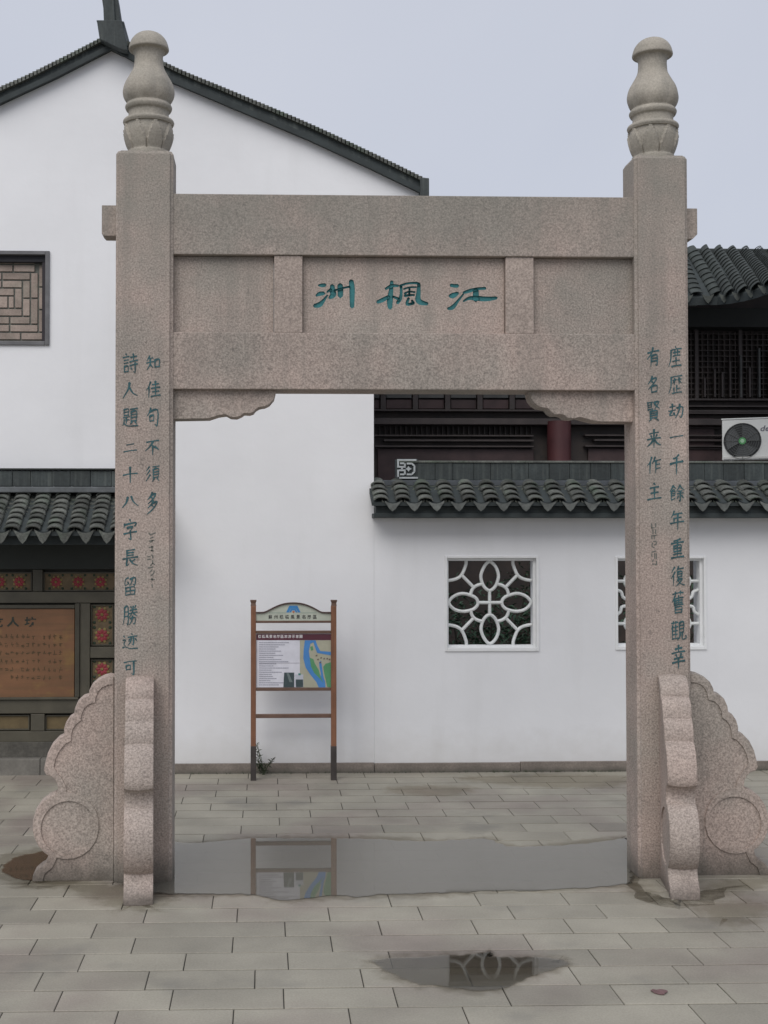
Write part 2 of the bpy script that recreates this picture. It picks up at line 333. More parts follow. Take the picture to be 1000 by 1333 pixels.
# ================================================================== STONE ARCH
arch = thing('stone_archway', 'tall grey-pink granite archway with two pillars, carved beams and green painted characters', 'archway', ((XLa+XRb)/2, YF, 0))
CH = {
'有':"12,28 88,20;48,4 38,30 8,58;38,42 34,96;38,44 76,40 76,90 66,86;40,56 72,54;40,70 72,68",
'名':"42,4 30,26 12,44;36,20 72,14 50,44 14,72;38,30 52,40;36,56 38,92;36,58 74,54 72,88;38,88 72,86",
'賢':"12,6 12,42;12,8 42,6;12,20 38,19;34,8 34,30;14,30 38,29;12,42 44,40;50,10 84,6 56,42;56,16 88,40;28,50 26,86;28,52 72,49 72,84;30,62 70,60;30,72 70,70;28,84 72,82;36,88 20,98;60,86 82,98",
'来':"20,24 80,18;30,34 38,46;70,30 60,44;8,54 92,48;50,2 50,98;48,54 30,74 8,88;52,54 70,74 94,86",
'作':"34,4 24,30 6,52;24,32 22,96;56,6 48,26 36,42;48,26 92,22;62,26 60,96;62,48 86,45;62,70 88,67",
'主':"46,2 58,12;22,28 78,23;28,56 74,52;50,26 50,86;6,90 94,84",
'塵':"50,2 56,10;18,18 90,13;20,18 18,60 4,92;34,30 80,27;46,20 45,46;64,19 63,46;32,46 82,43;30,70 78,67;54,52 54,92;24,94 88,91",
'歷':"16,12 90,7;20,12 18,60 4,94;30,28 54,25;42,18 42,50;42,30 30,44;62,26 86,23;72,16 72,50;72,30 88,44;56,54 56,92;56,72 78,70;38,66 38,92;26,94 88,91",
'劫':"10,22 44,18;27,4 27,44;4,46 48,40;26,46 10,72 40,68;36,58 46,76;54,30 92,26 84,86 72,80;72,8 68,46 46,90",
'一':"6,54 50,48 94,44",
'千':"66,6 44,18 28,22;6,46 94,38;50,20 50,98",
'餘':"26,4 18,20 4,36;26,6 46,24;18,28 34,26;14,36 14,84;14,38 38,36 36,62;16,48 36,47;16,60 36,59;14,84 38,76;70,4 60,22 46,38;70,6 80,20 98,34;58,38 84,36;52,52 92,48;72,38 72,92 64,86;60,64 50,80;82,62 94,78",
'年':"30,2 22,20 8,34;26,20 84,15;30,40 78,36;30,40 29,64;4,66 96,60;54,18 54,100",
'重':"72,4 44,10 26,12;8,24 92,19;26,34 24,64;26,36 74,33 72,62;28,48 72,46;26,62 72,60;50,12 50,90;22,76 80,73;8,92 94,88",
'復':"30,4 8,30;32,28 6,60;22,48 21,98;56,4 42,24;50,16 90,12;50,28 48,54;50,30 80,28 78,52;50,41 78,40;48,54 80,52;58,58 42,78;56,66 82,64 62,84 40,98;54,72 72,88 96,96",
'舊':"14,12 86,7;34,2 34,20;66,1 66,18;30,20 12,46;24,36 24,62;28,34 86,29;28,44 80,40;28,53 80,50;26,62 86,59;54,20 54,60;32,68 30,96;32,70 76,68 75,95;32,81 74,80;32,94 76,93",
'觀':"8,12 48,9;20,4 20,18;36,3 36,17;16,22 8,40;14,32 14,94;16,32 48,29;34,22 34,90;16,50 46,48;16,68 46,66;14,88 50,86;58,10 58,64;58,12 84,9 83,62;60,26 82,24;60,42 82,40;58,60 83,58;64,64 58,84 44,96;76,64 76,92 98,88 97,76",
'幸':"28,16 72,12;50,2 50,30;8,34 92,28;34,40 42,52;68,38 60,52;22,58 80,54;10,74 90,69;50,56 50,100",
'詩':"24,2 30,10;6,18 44,15;12,32 38,30;12,46 38,44;14,60 13,88;14,62 38,60 37,86;14,86 38,85;52,20 90,16;70,4 70,38;46,42 98,36;46,60 96,54;80,46 80,92 70,86;56,70 62,80",
'人':"46,6 40,40 6,92;46,34 66,66 96,84",
'題':"12,6 12,38;12,8 40,6 39,37;14,21 38,20;12,37 40,36;6,48 46,45;26,48 26,80;28,62 44,60;14,58 10,78 2,88;12,76 36,92 98,94;52,8 96,5;72,8 64,20;56,20 55,72;56,22 90,19 89,70;58,36 88,34;58,51 88,49;56,68 90,66;62,72 50,86;80,72 92,86",
'二':"26,30 74,24;6,80 94,72", '十':"6,50 94,44;50,6 50,98", '八':"36,20 28,56 6,86;56,16 68,50 96,80",
'字':"48,2 54,12;14,20 10,38;14,24 88,18 80,34;30,40 68,36 50,54;50,54 54,92 40,86;8,66 92,60",
'長':"32,6 30,56;32,8 76,4;34,21 70,19;34,35 70,33;6,54 96,46;32,56 28,92 44,80;78,58 58,70;48,58 66,80 94,92",
'留':"38,4 18,14 16,42 40,34;34,26 44,40;50,12 86,8 82,44 70,38;66,12 58,32 46,46;20,54 19,94;20,56 80,53 79,93;22,74 78,72;50,55 50,92;20,93 80,91",
'勝':"14,8 12,60 4,94;14,10 36,8 36,92 28,88;16,32 34,31;16,54 34,53;54,8 60,18;86,4 78,16;48,26 92,22;44,42 96,37;70,6 64,36 42,62;70,40 96,58;50,66 84,63 78,94 68,88;66,54 62,74 44,96",
'迹':"10,12 18,24;6,38 22,36 12,60 20,72;4,84 20,78 50,90 96,92;60,2 66,10;36,22 92,17;56,20 52,50 38,70;70,20 70,68 62,62;46,34 40,50;82,32 92,48",
'可':"6,16 94,10;22,36 22,66;22,38 52,35 51,64;22,62 52,61;76,14 76,94 60,86",
'知':"26,6 8,32;20,20 48,17;4,46 54,40;30,20 28,54 6,86;30,54 48,74;62,30 62,76;62,32 92,29 90,74;62,72 92,70",
'佳':"34,4 24,30 6,52;24,32 22,96;46,22 86,18;66,4 66,42;40,44 94,39;46,64 88,60;66,46 66,88;36,90 98,85",
'句':"34,4 26,24 8,42;26,22 84,17 80,92 64,84;28,42 28,70;28,44 56,42 55,68;28,68 56,66",
'不':"12,16 88,10;52,14 34,42 4,68;50,38 50,96;60,46 74,54 88,66",
'須':"28,6 8,28;32,26 6,52;34,50 4,86;50,8 96,5;72,8 64,22;54,22 53,72;54,24 90,21 89,70;56,38 88,36;56,52 88,50;54,68 90,66;62,72 48,90;80,72 94,88",
'多':"50,2 38,18 18,32;44,12 74,8 50,34 20,50;40,20 52,28;58,40 42,56 20,70;52,50 84,46 54,76 12,98;46,58 58,66"}
def ribbon(pts, n=4):
    """pts (x, y, width) -> closed outline with rounded ends"""
    q = spline(pts, n) if len(pts) > 2 else [tuple(pts[0][a]+(pts[1][a]-pts[0][a])*t/3 for a in range(3)) for t in range(4)]
    lf, rt = [], []
    for i, p in enumerate(q):
        a = q[max(i-1, 0)]; b_ = q[min(i+1, len(q)-1)]
        dx, dy = b_[0]-a[0], b_[1]-a[1]; d = math.hypot(dx, dy) or 1; nx, ny = -dy/d, dx/d; h = max(p[2], .2)/2
        lf.append((p[0]+nx*h, p[1]+ny*h)); rt.append((p[0]-nx*h, p[1]-ny*h))
    def cap(p, o, s): # rounded end
        dx, dy = p[0]-o[0], p[1]-o[1]; d = math.hypot(dx, dy) or 1
        return (p[0]+dx/d*p[2]*s, p[1]+dy/d*p[2]*s)
    return lf, rt, cap(q[0], q[1], .35), cap(q[-1], q[-2], .4)
def stroke_faces(vs, fs, pts, fn, n=4):
    lf, rt, c0, c1 = ribbon(pts, n); o = len(vs); m = len(lf)
    vs += [fn(*p) for p in lf] + [fn(*p) for p in rt] + [fn(*c0), fn(*c1)]
    for i in range(m-1): fs.append((o+i, o+i+1, o+m+i+1, o+m+i))
    fs.append((o, o+m, o+2*m)); fs.append((o+m-1, o+2*m+1, o+2*m-1))
def strokes_of(ch, wd):
    out = []
    for s_ in CH[ch].split(';'):
        p = [tuple(map(float, q.split(','))) for q in s_.split()]
        ln = sum(math.dist(p[i], p[i+1]) for i in range(len(p)-1))
        horiz = abs(p[-1][0]-p[0][0]) > 1.5*abs(p[-1][1]-p[0][1])
        k = wd*(.8 if horiz else 1.1)*(.85+.3*R.random())*(1.15 if len(CH[ch]) < 60 else 1 if len(CH[ch]) < 120 else .82)
        n = len(p); jit = lambda v: v+R.uniform(-.7, .7)
        if n == 2: p = [p[0], ((p[0][0]+p[1][0])/2, (p[0][1]+p[1][1])/2-(2.0 if horiz and ln > 50 else 0)), p[1]]; n = 3
        out.append([(jit(x), jit(y)-(x-50)*.07, k*(1.25 if i == 0 else (.8 if i < n-1 else (1.2 if horiz else .4)))) for i, (x, y) in enumerate(p)])
    return out
def flip(vs, fs):                            # all print faces look at the camera (-Y)
    out = []
    for f in fs:
        a, b_, c = (Vector(vs[i]) for i in f[:3])
        out.append(f if (b_-a).cross(c-a).y < 0 else tuple(reversed(f)))
    return out
def glyph(name, ch, cx, cy, w_, h_, Y, m, parent, wd=9.6, th=.0012):
    vs, fs = [], []
    strs = strokes_of(ch, wd)
    for i, st in enumerate(strs):
        stroke_faces(vs, fs, st, lambda x, y, i=i: tuple(P(cx+(x-50)/100*w_, cy+(y-50)/100*h_, Y-th-.00025*i)), 3)
    return build(name, vs, flip(vs, fs), m, parent)

def pillar(xa, xb, chars, fin_px, fin_shift, sig, tops):
    n = .016; c = .020
    pts = [(xa+c, 0), (xb-c, 0), (xb-c+.004, n*.75), (xb, c), (xb, PD-c), (xb-c, PD), (xa+c, PD), (xa, PD-c), (xa, c), (xa+c-.004, n*.75)]
    bm = bmesh.new(); rings = []
    for z in (-.05, ZT-.02, ZT):
        s_ = 1 if z < ZT else .93
        cx, cyy = (xa+xb)/2, PD/2
        rings.append([bm.verts.new((cx+(p[0]-cx)*s_, YF+cyy+(p[1]-cyy)*s_, z)) for p in pts])
    for a, b_ in zip(rings, rings[1:]):
        for i in range(len(pts)): bm.faces.new((a[i], a[(i+1) % len(pts)], b_[(i+1) % len(pts)], b_[i]))
    bm.faces.new(rings[-1]); bm.faces.new(rings[0][::-1])
    pl = from_bm('pillar', bm, granite, arch)
    # finial
    u = (YF+PD/2)/FPX; cx, cyy = (xa+xb)/2+fin_shift, YF+PD/2
    prof = [(0,29),(9,30),(17,34),(23,41),(26,50),(25.5,53.5),(21,55),(18.6,60),(18.6,68),(20,77),(25,87),(30.5,97),(33,107),(32.5,114),(30,120),(27.5,124),(29,125.5),(30.6,129),(29,133),(26.5,135),(26.2,140),(27.5,145),(32,146),(33.3,149),(32,152),(31.8,155),(32.5,163),(31,172),(28.5,180),(25.5,187),(27.5,188.5),(27.5,196)]
    bm = bmesh.new(); rs = []; N = 112
    dense = spline([(p[0], p[1]) for p in prof], 4)
    y_last = 196
    for (r_, yy) in dense:
        z = ZT + (193-yy)*u; ring = []
        for k in range(N):
            th = k*math.tau/N; rr = max(r_, .05)
            if 68 < yy < 124: rr *= 1 + .05*(abs(math.cos(4*th))-.6)*min(1, (yy-68)/15, (124-yy)/6)
            if 152 < yy < 188:
                f = (yy-152)/36; ph = (th*8/math.tau) % 1; dpt = abs(ph-.5)*2      # lotus petals, points up
                inn = dpt < min(1, (f*1.5)**.6)*.9
                rr *= 1.0 if inn else .935
                if inn and dpt > min(1, (f*1.5)**.6)*.62: rr *= 1.02
            ring.append(bm.verts.new((cx+rr*u*math.cos(th), cyy+rr*u*math.sin(th), z)))
        rs.append(ring)
    for a, b_ in zip(rs, rs[1:]):
        for k in range(N): bm.faces.new((a[k], b_[k], b_[(k+1) % N], a[(k+1) % N]))
    bm.faces.new(rs[0]); bm.faces.new(rs[-1][::-1])
    from_bm('finial', bm, finial_m, pl, smooth=True)
    for (ch, x, y0, y1, wpx) in chars:
        glyph('character', ch, x, (y0+y1)/2, wpx, (y1-y0)*1.02, YF, teal_dark, pl)
    ox, oy, k, ss = sig
    vs, fs = [], []
    for s_ in ss:
        stroke_faces(vs, fs, [(x/k+ox, y/k+oy, 1.5) for x, y in s_], lambda x, y: tuple(P(x, y, YF-.0012)), 2)
    build('signature', vs, flip(vs, fs), sig_ink, pl)
    return pl
LA = [('詩',460,487,21),('人',497,519,21),('題',531,556,21),('二',574,591,19),('十',607,629,21),('八',643,663,23),('字',676,704,20),('長',715,738,22),('留',751,776,19),('勝',788,814,20),('迹',825,846,21),('可',859,879,18)]
LB = [('知',462,484,19),('佳',496,518,20),('句',530,556,18),('不',572,593,21),('須',606,629,19),('多',641,669,19)]
RA = [('塵',451,478,19),('歷',488,513,20),('劫',525,546,21),('一',560,577,19),('千',591,618,19),('餘',631,654,20),('年',665,689,19),('重',701,728,19),('復',737,763,19),('舊',770,799,19),('觀',808,834,21),('幸',840,870,20)]
RB = [('有',452,478,19),('名',489,513,19),('賢',522,548,20),('来',559,583,20),('作',594,617,20),('主',629,652,20)]
sigL = (185, 690, 16.67, [[(150,60),(180,100),(290,60)],[(180,180),(240,150)],[(150,240),(260,220)],[(230,230),(180,265)],[(150,375),(240,365)],[(215,340),(215,460)],[(190,440),(245,450)],[(120,580),(180,575)],[(205,540),(235,560),(230,610)],[(120,640),(175,625)],[(230,650),(230,720),(180,770)],[(230,715),(275,750)],[(130,820),(240,800)],[(170,910),(220,860)],[(260,880),(250,940),(190,990)],[(190,1070),(270,1070)],[(215,1040),(220,1095)],[(215,1180),(220,1240)]])
sigR = (840, 670, 17.8, [[(150,210),(150,300)],[(240,200),(245,290)],[(140,305),(205,300)],[(180,340),(180,440)],[(240,350),(240,440)],[(150,480),(155,560)],[(160,490),(260,480)],[(210,490),(210,565)],[(190,620),(250,620),(255,680),(210,700)],[(170,650),(160,730),(210,770)],[(150,870),(250,840)],[(155,900),(155,970)],[(220,890),(220,1010)],[(260,900),(260,1020)],[(190,1040),(165,1085)],[(260,1070),(265,1160)],[(165,1140),(200,1145)],[(225,1140),(245,1165)]])
pillar(XLa, XLb, [(c, 169.5+.0*i, a, b_, w_) for i, (c, a, b_, w_) in enumerate(LA)] + [(c, 199.5-.2*i, a, b_, w_) for i, (c, a, b_, w_) in enumerate(LB)], 191, .012, sigL, 29)
pillar(XRa, XRb, [(c, 879.5+.35*i, a, b_, w_) for i, (c, a, b_, w_) in enumerate(RA)] + [(c, 850.5+.3*i, a, b_, w_) for i, (c, a, b_, w_) in enumerate(RB)], 852, -.008, sigR, 39)

# beams
YB = YF + .025
Z1, Z2, Z3, Z4 = 3.3074*S, 3.0125*S, PZ(433.5, YF+.025, 520), 2.3594*S
e_ = .006
box('beam', XLb-e_, XRa+e_, YB, YB+.25, Z2, Z1, granite, arch, .006)
box('beam', XLb-e_, XRa+e_, YB, YB+.25, Z4, Z3, granite, arch, .006)
YP = YB + .05
pzt, pzb = Z2-.001, Z3+.001
def short_post(px0, px1):
    box('short_post', P(px0, 380, YB+.012).x, P(px1, 380, YB+.012).x, YB+.012, YB+.22, pzb, pzt, granite_pale, arch, .005)
    return P(px0, 380, YB+.012).x, P(px1, 380, YB+.012).x
a0, a1 = short_post(357, 394); b0, b1 = short_post(658.5, 695)
box('infill_panel', XLb-e_, a0-.002, YP, YP+.13, pzb, pzt, granite, arch, .003)
box('infill_panel', b1+.002, XRa+e_, YP, YP+.13, pzb, pzt, granite, arch, .003)
plaque = box('name_panel', a1+.002, b0-.002, YP, YP+.13, pzb, pzt, granite, arch, .003)
BIG = [
(12.5, 400, 355, [[(185,205,30),(245,205,55),(295,200,50)],[(145,375,30),(200,345,60),(275,335,50)],[(115,540,55),(200,520,75),(260,460,50),(330,365,22)],[(405,205,60),(415,300,85),(420,360,85),(365,410,45)],[(325,315,28),(385,270,40)],[(535,195,75),(540,280,82),(540,385,72)],[(440,290,28),(560,255,28),(690,228,32)],[(715,130,66),(730,250,78),(730,400,72),(730,555,62)]]),
(11.11, 480, 355, [[(245,235,32),(330,190,42),(430,190,32)],[(335,125,42),(325,250,56),(307,400,76),(310,510,56)],[(125,425,42),(200,395,56),(290,345,42)],[(350,345,28),(440,385,40)],[(468,195,36),(470,300,36),(455,380,48),(415,438,42)],[(450,190,30),(560,155,28),(690,150,32),(730,170,44)],[(728,165,42),(720,300,56),(715,390,72),(760,430,66),(850,450,42)],[(505,237,22),(590,213,24),(690,209,22)],[(520,305,30),(580,275,22),(670,282,24)],[(520,335,34),(600,325,28),(660,322,26)],[(592,232,24),(586,330,26)],[(580,365,32),(555,455,40),(650,442,34)],[(625,400,30),(652,445,36)]]),
(11.11, 570, 355, [[(185,180,40),(240,190,46),(290,190,48)],[(170,335,42),(220,330,70),(290,295,42)],[(145,520,32),(215,500,56),(290,410,34),(370,310,22)],[(370,290,32),(450,265,46),(560,235,38),(690,225,36)],[(550,250,70),(550,390,84)],[(370,415,22),(450,370,42),(560,370,64),(700,380,60),(850,365,40)]])]
cut = bmesh.new(); marks = []
for k, ox, oy, ss in BIG:
    vs, fs = [], []
    for i, s_ in enumerate(ss):
        q = [(x/k+ox, y/k+oy, w_/k*1.16) for x, y, w_ in s_]
        stroke_faces(vs, fs, q, lambda x, y, i=i: tuple(P(x, y, YP) + Vector((0, .0075+.0004*i, 0))), 4)
        lf, rt, c0, c1 = ribbon(q, 4)
        prism(cut, [(P(*p, YP).x, P(*p, YP).z) for p in ([c0]+rt+[c1]+lf[::-1])], YP-.02-.0007*i, YP+.0115+.0005*i)
    marks.append((vs, fs))
bmesh.ops.recalc_face_normals(cut, faces=cut.faces)
cme = bpy.data.meshes.new('cut'); cut.to_mesh(cme); cut.free(); cme.materials.append(teal)
co = bpy.data.objects.new('cut', cme); COL.objects.link(co)
md = plaque.modifiers.new('cut', 'BOOLEAN'); md.object = co; md.operation = 'DIFFERENCE'; md.solver = 'EXACT'; md.use_self = True; md.material_mode = 'TRANSFER'
bpy.context.view_layer.update()
dg = bpy.context.evaluated_depsgraph_get()
nm = bpy.data.meshes.new_from_object(plaque.evaluated_get(dg))
plaque.modifiers.clear()
if len(nm.vertices) > 100: plaque.data = nm
bpy.data.objects.remove(co)
for vs, fs in marks: build('character', vs, flip(vs, fs), teal, plaque)

# brackets under the lower beam
def bracket(pts, m=granite):
    q = spline([(P(x, y, YB+.05).x, P(x, y, YB+.05).z) for x, y in pts], 1)
    bm = bmesh.new(); prism(bm, q, YB+.045, YB+.20); return from_bm('corner_bracket', bm, m, arch, bevel=.003)
bracket([(219,503),(359,503),(359,511),(357,519),(351,526),(345,529),(338,530),(333,533),(330,537),(325,538.5),(318,538),(314,541),(308,543.5),(300,543),(294,539.5),(284,541),(272,545),(219,546)])
bracket([(829,505),(690,505),(690,512),(692,520),(697,526),(703,530),(709,531),(714,532),(718,537),(723,540),(730,539.5),(735,541),(739,544.5),(748,545),(755,543),(765,546),(778,549),(829,549.5)])
# stubs of the upper beam outside the pillars
def stub(px0, px1, y0, y1, left):
    Yq = YF+.09; x0, x1 = P(px0, 290, Yq).x, P(px1, 290, Yq).x; z0, z1 = P(px0, y1, Yq).z, P(px0, y0, Yq).z; c = .014 if left else .03
    pts = [(x1, z0), (x1, z1), (x0, z1), (x0, z0+c), (x0+c, z0)] if left else [(x0, z0), (x1-c, z0), (x1, z0+c), (x1, z1), (x0, z1)]
    bm = bmesh.new(); prism(bm, pts, Yq, Yq+.13); from_bm('beam_end', bm, granite, arch, bevel=.004)
stub(132.5, 156, 267, 307, True); stub(886, 908, 271, 311, False)

# scalloped buttress stones; profile (out from the pillar, height) in metres
def prof_pt(zx, zy):                         # from the enlarged photograph of the left one
    px, py = 20+zx/3.92, 860+zy/3.92
    Yq = YF+.13; return (XLa - P(px, py, Yq).x, P(147, py, Yq).z)
outline_px = [(500,74),(475,73),(455,78),(425,92),(395,118),(380,148),(378,171),(348,180),(322,204),(307,238),(303,268),(280,284),(262,310),(252,343),(252,372),(225,386),(192,420),(170,463),(158,508),(150,548),(160,568),(185,574),(206,592),(220,620),(222,648),(212,668),(205,668),(172,682),(140,706),(110,750),(95,800),(93,845),(102,885),(120,926),(150,960),(172,975),(166,1002),(150,1026),(128,1038),(108,1054),(95,1082),(90,1115),(98,1138),(130,1142),(300,1142),(500,1142)]
rec_px = [(497,112),(470,115),(440,128),(420,150),(410,176),(405,204),(378,210),(352,232),(338,262),(333,296),(310,312),(292,338),(286,368),(284,398),(258,410),(226,446),(206,488),(197,530),(214,556),(240,590),(256,625),(262,655),(300,662),(345,680),(380,706),(410,750),(424,800),(424,850),(410,900),(380,945),(340,975),(300,990),(262,994),(235,990),(212,985),(204,1008),(190,1036),(170,1050),(152,1066),(144,1090),(142,1108),(300,1108),(497,1108)]
out_p = [prof_pt(*p) for p in outline_px]; rec_p = [prof_pt(*p) for p in rec_px]
zb = min(p[1] for p in out_p); out_p = [(p[0], p[1] if p[1] > zb+.012 else -.03) for p in out_p]
ccx, ccz = prof_pt(272, 840); crr = prof_pt(132, 840)[0]-ccx
circ = [(ccx+crr*math.cos(a*math.tau/36), ccz+crr*math.sin(a*math.tau/36)) for a in range(36)]
TH = .165
def buttress_mesh():
    bm = bmesh.new()
    def area(p): return sum(p[i][0]*p[(i+1) % len(p)][1]-p[(i+1) % len(p)][0]*p[i][1] for i in range(len(p)))/2
    op, rp, cp = [p if area(p) > 0 else p[::-1] for p in (out_p, rec_p, circ)]
    def V(p, y): return bm.verts.new((p[0], y, p[1]))
    for sgn in (-1, 1):
        y = sgn*TH/2; yr = sgn*(TH/2-.009); yc = sgn*(TH/2-.010)
        loops = [op, rp, cp]; flat = [p for l_ in loops for p in l_]
        vv = [V(p, y) for p in flat]
        for t in tessellate_polygon([[Vector((*p, 0)) for p in l_] for l_ in loops]):
            try: bm.faces.new([vv[i] for i in t])
            except ValueError: pass
        o1 = len(op); o2 = o1+len(rp)
        for l_, o_, yy, ins in ((rp, o1, yr, .0), (cp, o2, yc, .0)):
            fl = [V(p, yy) for p in l_]; n = len(l_)
            for i in range(n): bm.faces.new((vv[o_+i], vv[o_+(i+1) % n], fl[(i+1) % n], fl[i]))
            for t in tessellate_polygon([[Vector((*p, 0)) for p in l_]]):
                try: bm.faces.new([fl[i] for i in t])
                except ValueError: pass
        if sgn < 0: front = vv[:o1]
        else: back = vv[:o1]
    n = len(op)
    # rounded rim: a mid ring slightly proud
    rings = [front]
    for fr_, off in ((-.62, .008), (0, .012), (.62, .008)):
        rg = []
        for i, p in enumerate(op):
            a, b_ = op[i-1], op[(i+1) % n]; dx, dz = b_[0]-a[0], b_[1]-a[1]; d = math.hypot(dx, dz) or 1
            k = off if p[1] > -.02 and p[0] > .01 else 0
            rg.append(V((p[0]+dz/d*k, p[1]-dx/d*k), fr_*TH/2))
        rings.append(rg)
    rings.append(back)
    for ra, rb in zip(rings, rings[1:]):
        for i in range(n):
            j = (i+1) % n; bm.faces.new((ra[i], ra[j], rb[j], rb[i]))
    bmesh.ops.recalc_face_normals(bm, faces=bm.faces)
    es = [e for e in bm.edges if len(e.link_faces) == 2 and e.verts[0] in set(front+back) and e.verts[1] in set(front+back) and e.calc_face_angle(0) > 1.2]
    bmesh.ops.bevel(bm, geom=es, offset=.010, segments=2, affect='EDGES', clamp_overlap=True)
    me = bpy.data.meshes.new('buttress'); bm.to_mesh(me); bm.free()
    me.polygons.foreach_set('use_smooth', [True]*len(me.polygons)); me.set_sharp_from_angle(angle=rad(38)); return me
bme = buttress_mesh(); bme.materials.append(granite)
bme2 = bme.copy(); bme2.materials[0] = granite_pink
def buttress(x, y, rz, me):
    o = link('buttress', me, arch, (x, y, 0)); o.rotation_euler.z = rz; return o
# local +x points away from the pillar
buttress(XLa+.012, YF+.13, math.pi, bme); buttress(XRb-.012, YF+.13, 0, bme)
for (tp, to, bk) in ((182, 179.8, .0), (874.5, 892, .075)):     # column of its top against the pillar, column of its toe
    x0_, x1_ = PX(tp, YF, 890), PX(to, YF-.42, 1150)
    ang = math.atan2(x1_-x0_, .42)
    buttress(x0_, YF+.02, -math.pi/2+ang, bme2).scale.x = .95
    buttress(x0_+bk, YF+PD-.012, math.pi/2, bme).scale.x = .95

# ================================================================== WHITE GABLED HOUSE
house = thing('gabled_house', 'white plastered house with dark tiled gable roof, brick filled window and tiled canopy', 'house', (PX(150, YW), YW, 0))
xwl = -9.0
xg = PX(487, YW, 750); zc = PZ(330, YW, 500); zc2 = PZ(300, YW, 520); xe = P(546, 250, YW).x
def RP(px, py, Y=YW): q = P(px, py, Y); return (q.x, q.z)
peak = RP(147, 66)
right_low = [RP(222, 108), RP(300, 141), RP(400, 183), RP(480, 220), RP(546, 252)]
left_low = [RP(75, 103), RP(0, 138), (RP(0, 138)[0]-1.2, RP(0, 138)[1]-.50), (RP(0, 138)[0]-2.2, RP(0, 138)[1]-.86)]
zfl = PZ(640, YW+.05, 60)        # canopy top
x_hut = PX(190, YW)
wp = [(xwl, PZ(625, YW, 70)), (x_hut, PZ(625, YW, 70)), (x_hut, -.02), (xg, -.02), (xg, RP(487, 420)[1]), (xe-.05, RP(500, 320)[1]), (xe, RP(500, 300)[1])] + right_low[::-1] + [peak] + left_low + [(left_low[-1][0], 0)]
# wall outline with an opening for the brick window
wc = RP(5, 388); wh = (P(57, 388, YW).x-wc[0])+.03
wzh = (RP(0, 328)[1]-RP(0, 444)[1])/2
hole = [(wc[0]-wh, wc[1]-wzh), (wc[0]-wh, wc[1]+wzh), (wc[0]+wh, wc[1]+wzh), (wc[0]+wh, wc[1]-wzh)]
def holed_wall(name, outline, holes, y0, y1, m, parent):
    bm = bmesh.new(); loops = [outline]+holes; flat = [p for l_ in loops for p in l_]
    A = [bm.verts.new((p[0], y0, p[1])) for p in flat]; B = [bm.verts.new((p[0], y1, p[1])) for p in flat]
    for t in tessellate_polygon([[Vector((*p, 0)) for p in l_] for l_ in loops]):
        for V_ in (A, B): bm.faces.new([V_[i] for i in t])
    o_ = 0
    for l_ in loops:
        n = len(l_)
        for i in range(n): bm.faces.new((A[o_+i], A[o_+(i+1) % n], B[o_+(i+1) % n], B[o_+i]))
        o_ += n
    return from_bm(name, bm, m, parent)
# remove the lower left block: outline goes round the timber front
outline = [(left_low[-1][0], PZ(625, YW, 70)), (x_hut, PZ(625, YW, 70)), (x_hut, -.02), (xg, -.02), (xg, RP(487, 420)[1]), (xe-.05, RP(500, 320)[1]), (xe, RP(500, 300)[1])] + right_low[::-1] + [peak] + left_low
holed_wall('wall', outline, [hole], YW, YW+.3, plaster, house)
# plinth
box('plinth', x_hut+.002, xg-.002, YW-.03, YW-.001, -.02, PZ(993, YW-.03, 500), base_m, house, .006)
# side and rear walls
box('wall', left_low[-1][0]+.01, left_low[-1][0]+.3, YW+.302, YW+7, 0, left_low[-1][1]-.05, plaster, house, 0)
box('wall', xg-.3, xg-.001, YW+.302, YW+7, 0, right_low[-1][1]-.1, plaster, house, 0)
# roof slopes
def roof_slope(low, sgn):
    th = .105; ov = .05
    prof = [peak]+low; d = Vector((low[-1][0]-low[-2][0], low[-1][1]-low[-2][1])).normalized()
    prof = prof + [(low[-1][0]+d.x*.05, low[-1][1]+d.y*.05)]
    up = [(p[0], p[1]+th) for p in prof]
    bm = bmesh.new(); prism(bm, [(p[0], p[1]+.002) for p in prof]+up[::-1], YW-ov, YW+7.3)
    return from_bm('roof', bm, tile_dk, house), up
rf, up_r = roof_slope(right_low, 1)
rf2, up_l = roof_slope(left_low, -1)
# edge board under the verge and the small verge tiles
for low, roof_o, up in ((right_low, rf, up_r), (left_low, rf2, up_l)):
    bm = bmesh.new(); q = [peak]+low
    prism(bm, [(p[0], p[1]-.012) for p in q]+[(p[0], p[1]+.035) for p in q[::-1]], YW-.08, YW-.052)
    from_bm('verge_board', bm, cornice, roof_o)
    bm = bmesh.new(); pts = spline(up, 40); acc = 0
    seg = [0]
    for i in range(1, len(pts)): seg.append(seg[-1]+math.dist(pts[i], pts[i-1]))
    s_ = .0; i = 0
    while s_ < seg[-1]-.01:
        while seg[i+1] < s_: i += 1
        t = (s_-seg[i])/max(seg[i+1]-seg[i], 1e-6); p = [pts[i][a]+(pts[i+1][a]-pts[i][a])*t for a in (0, 1)]
        dx, dz = pts[i+1][0]-pts[i][0], pts[i+1][1]-pts[i][1]; d = math.hypot(dx, dz); dx /= d; dz /= d
        nx, nz_ = (-dz, dx) if dx > 0 else (dz, -dx)
        a = [(p[0]-dx*.016, p[1]-dz*.016-.01), (p[0]+dx*.03, p[1]+dz*.03-.01), (p[0]+dx*.03+nx*.012, p[1]+dz*.03+nz_*.034), (p[0]-dx*.016+nx*.004, p[1]-dz*.016+nz_*.018)]
        for (y0, y1) in ((YW-.09, YW+.04),):
            prism(bm, a, y0, y1)
        s_ += .037
    o = from_bm('verge_tiles', bm, tile_m, roof_o); tag(o, kind='stuff')
# cap at the eave end
q = up_r[-1]
box('eave_block', q[0]-.05, q[0]+.03, YW-.10, YW+.1, q[1]-.16, q[1]+.03, tile_dk, house, .01)
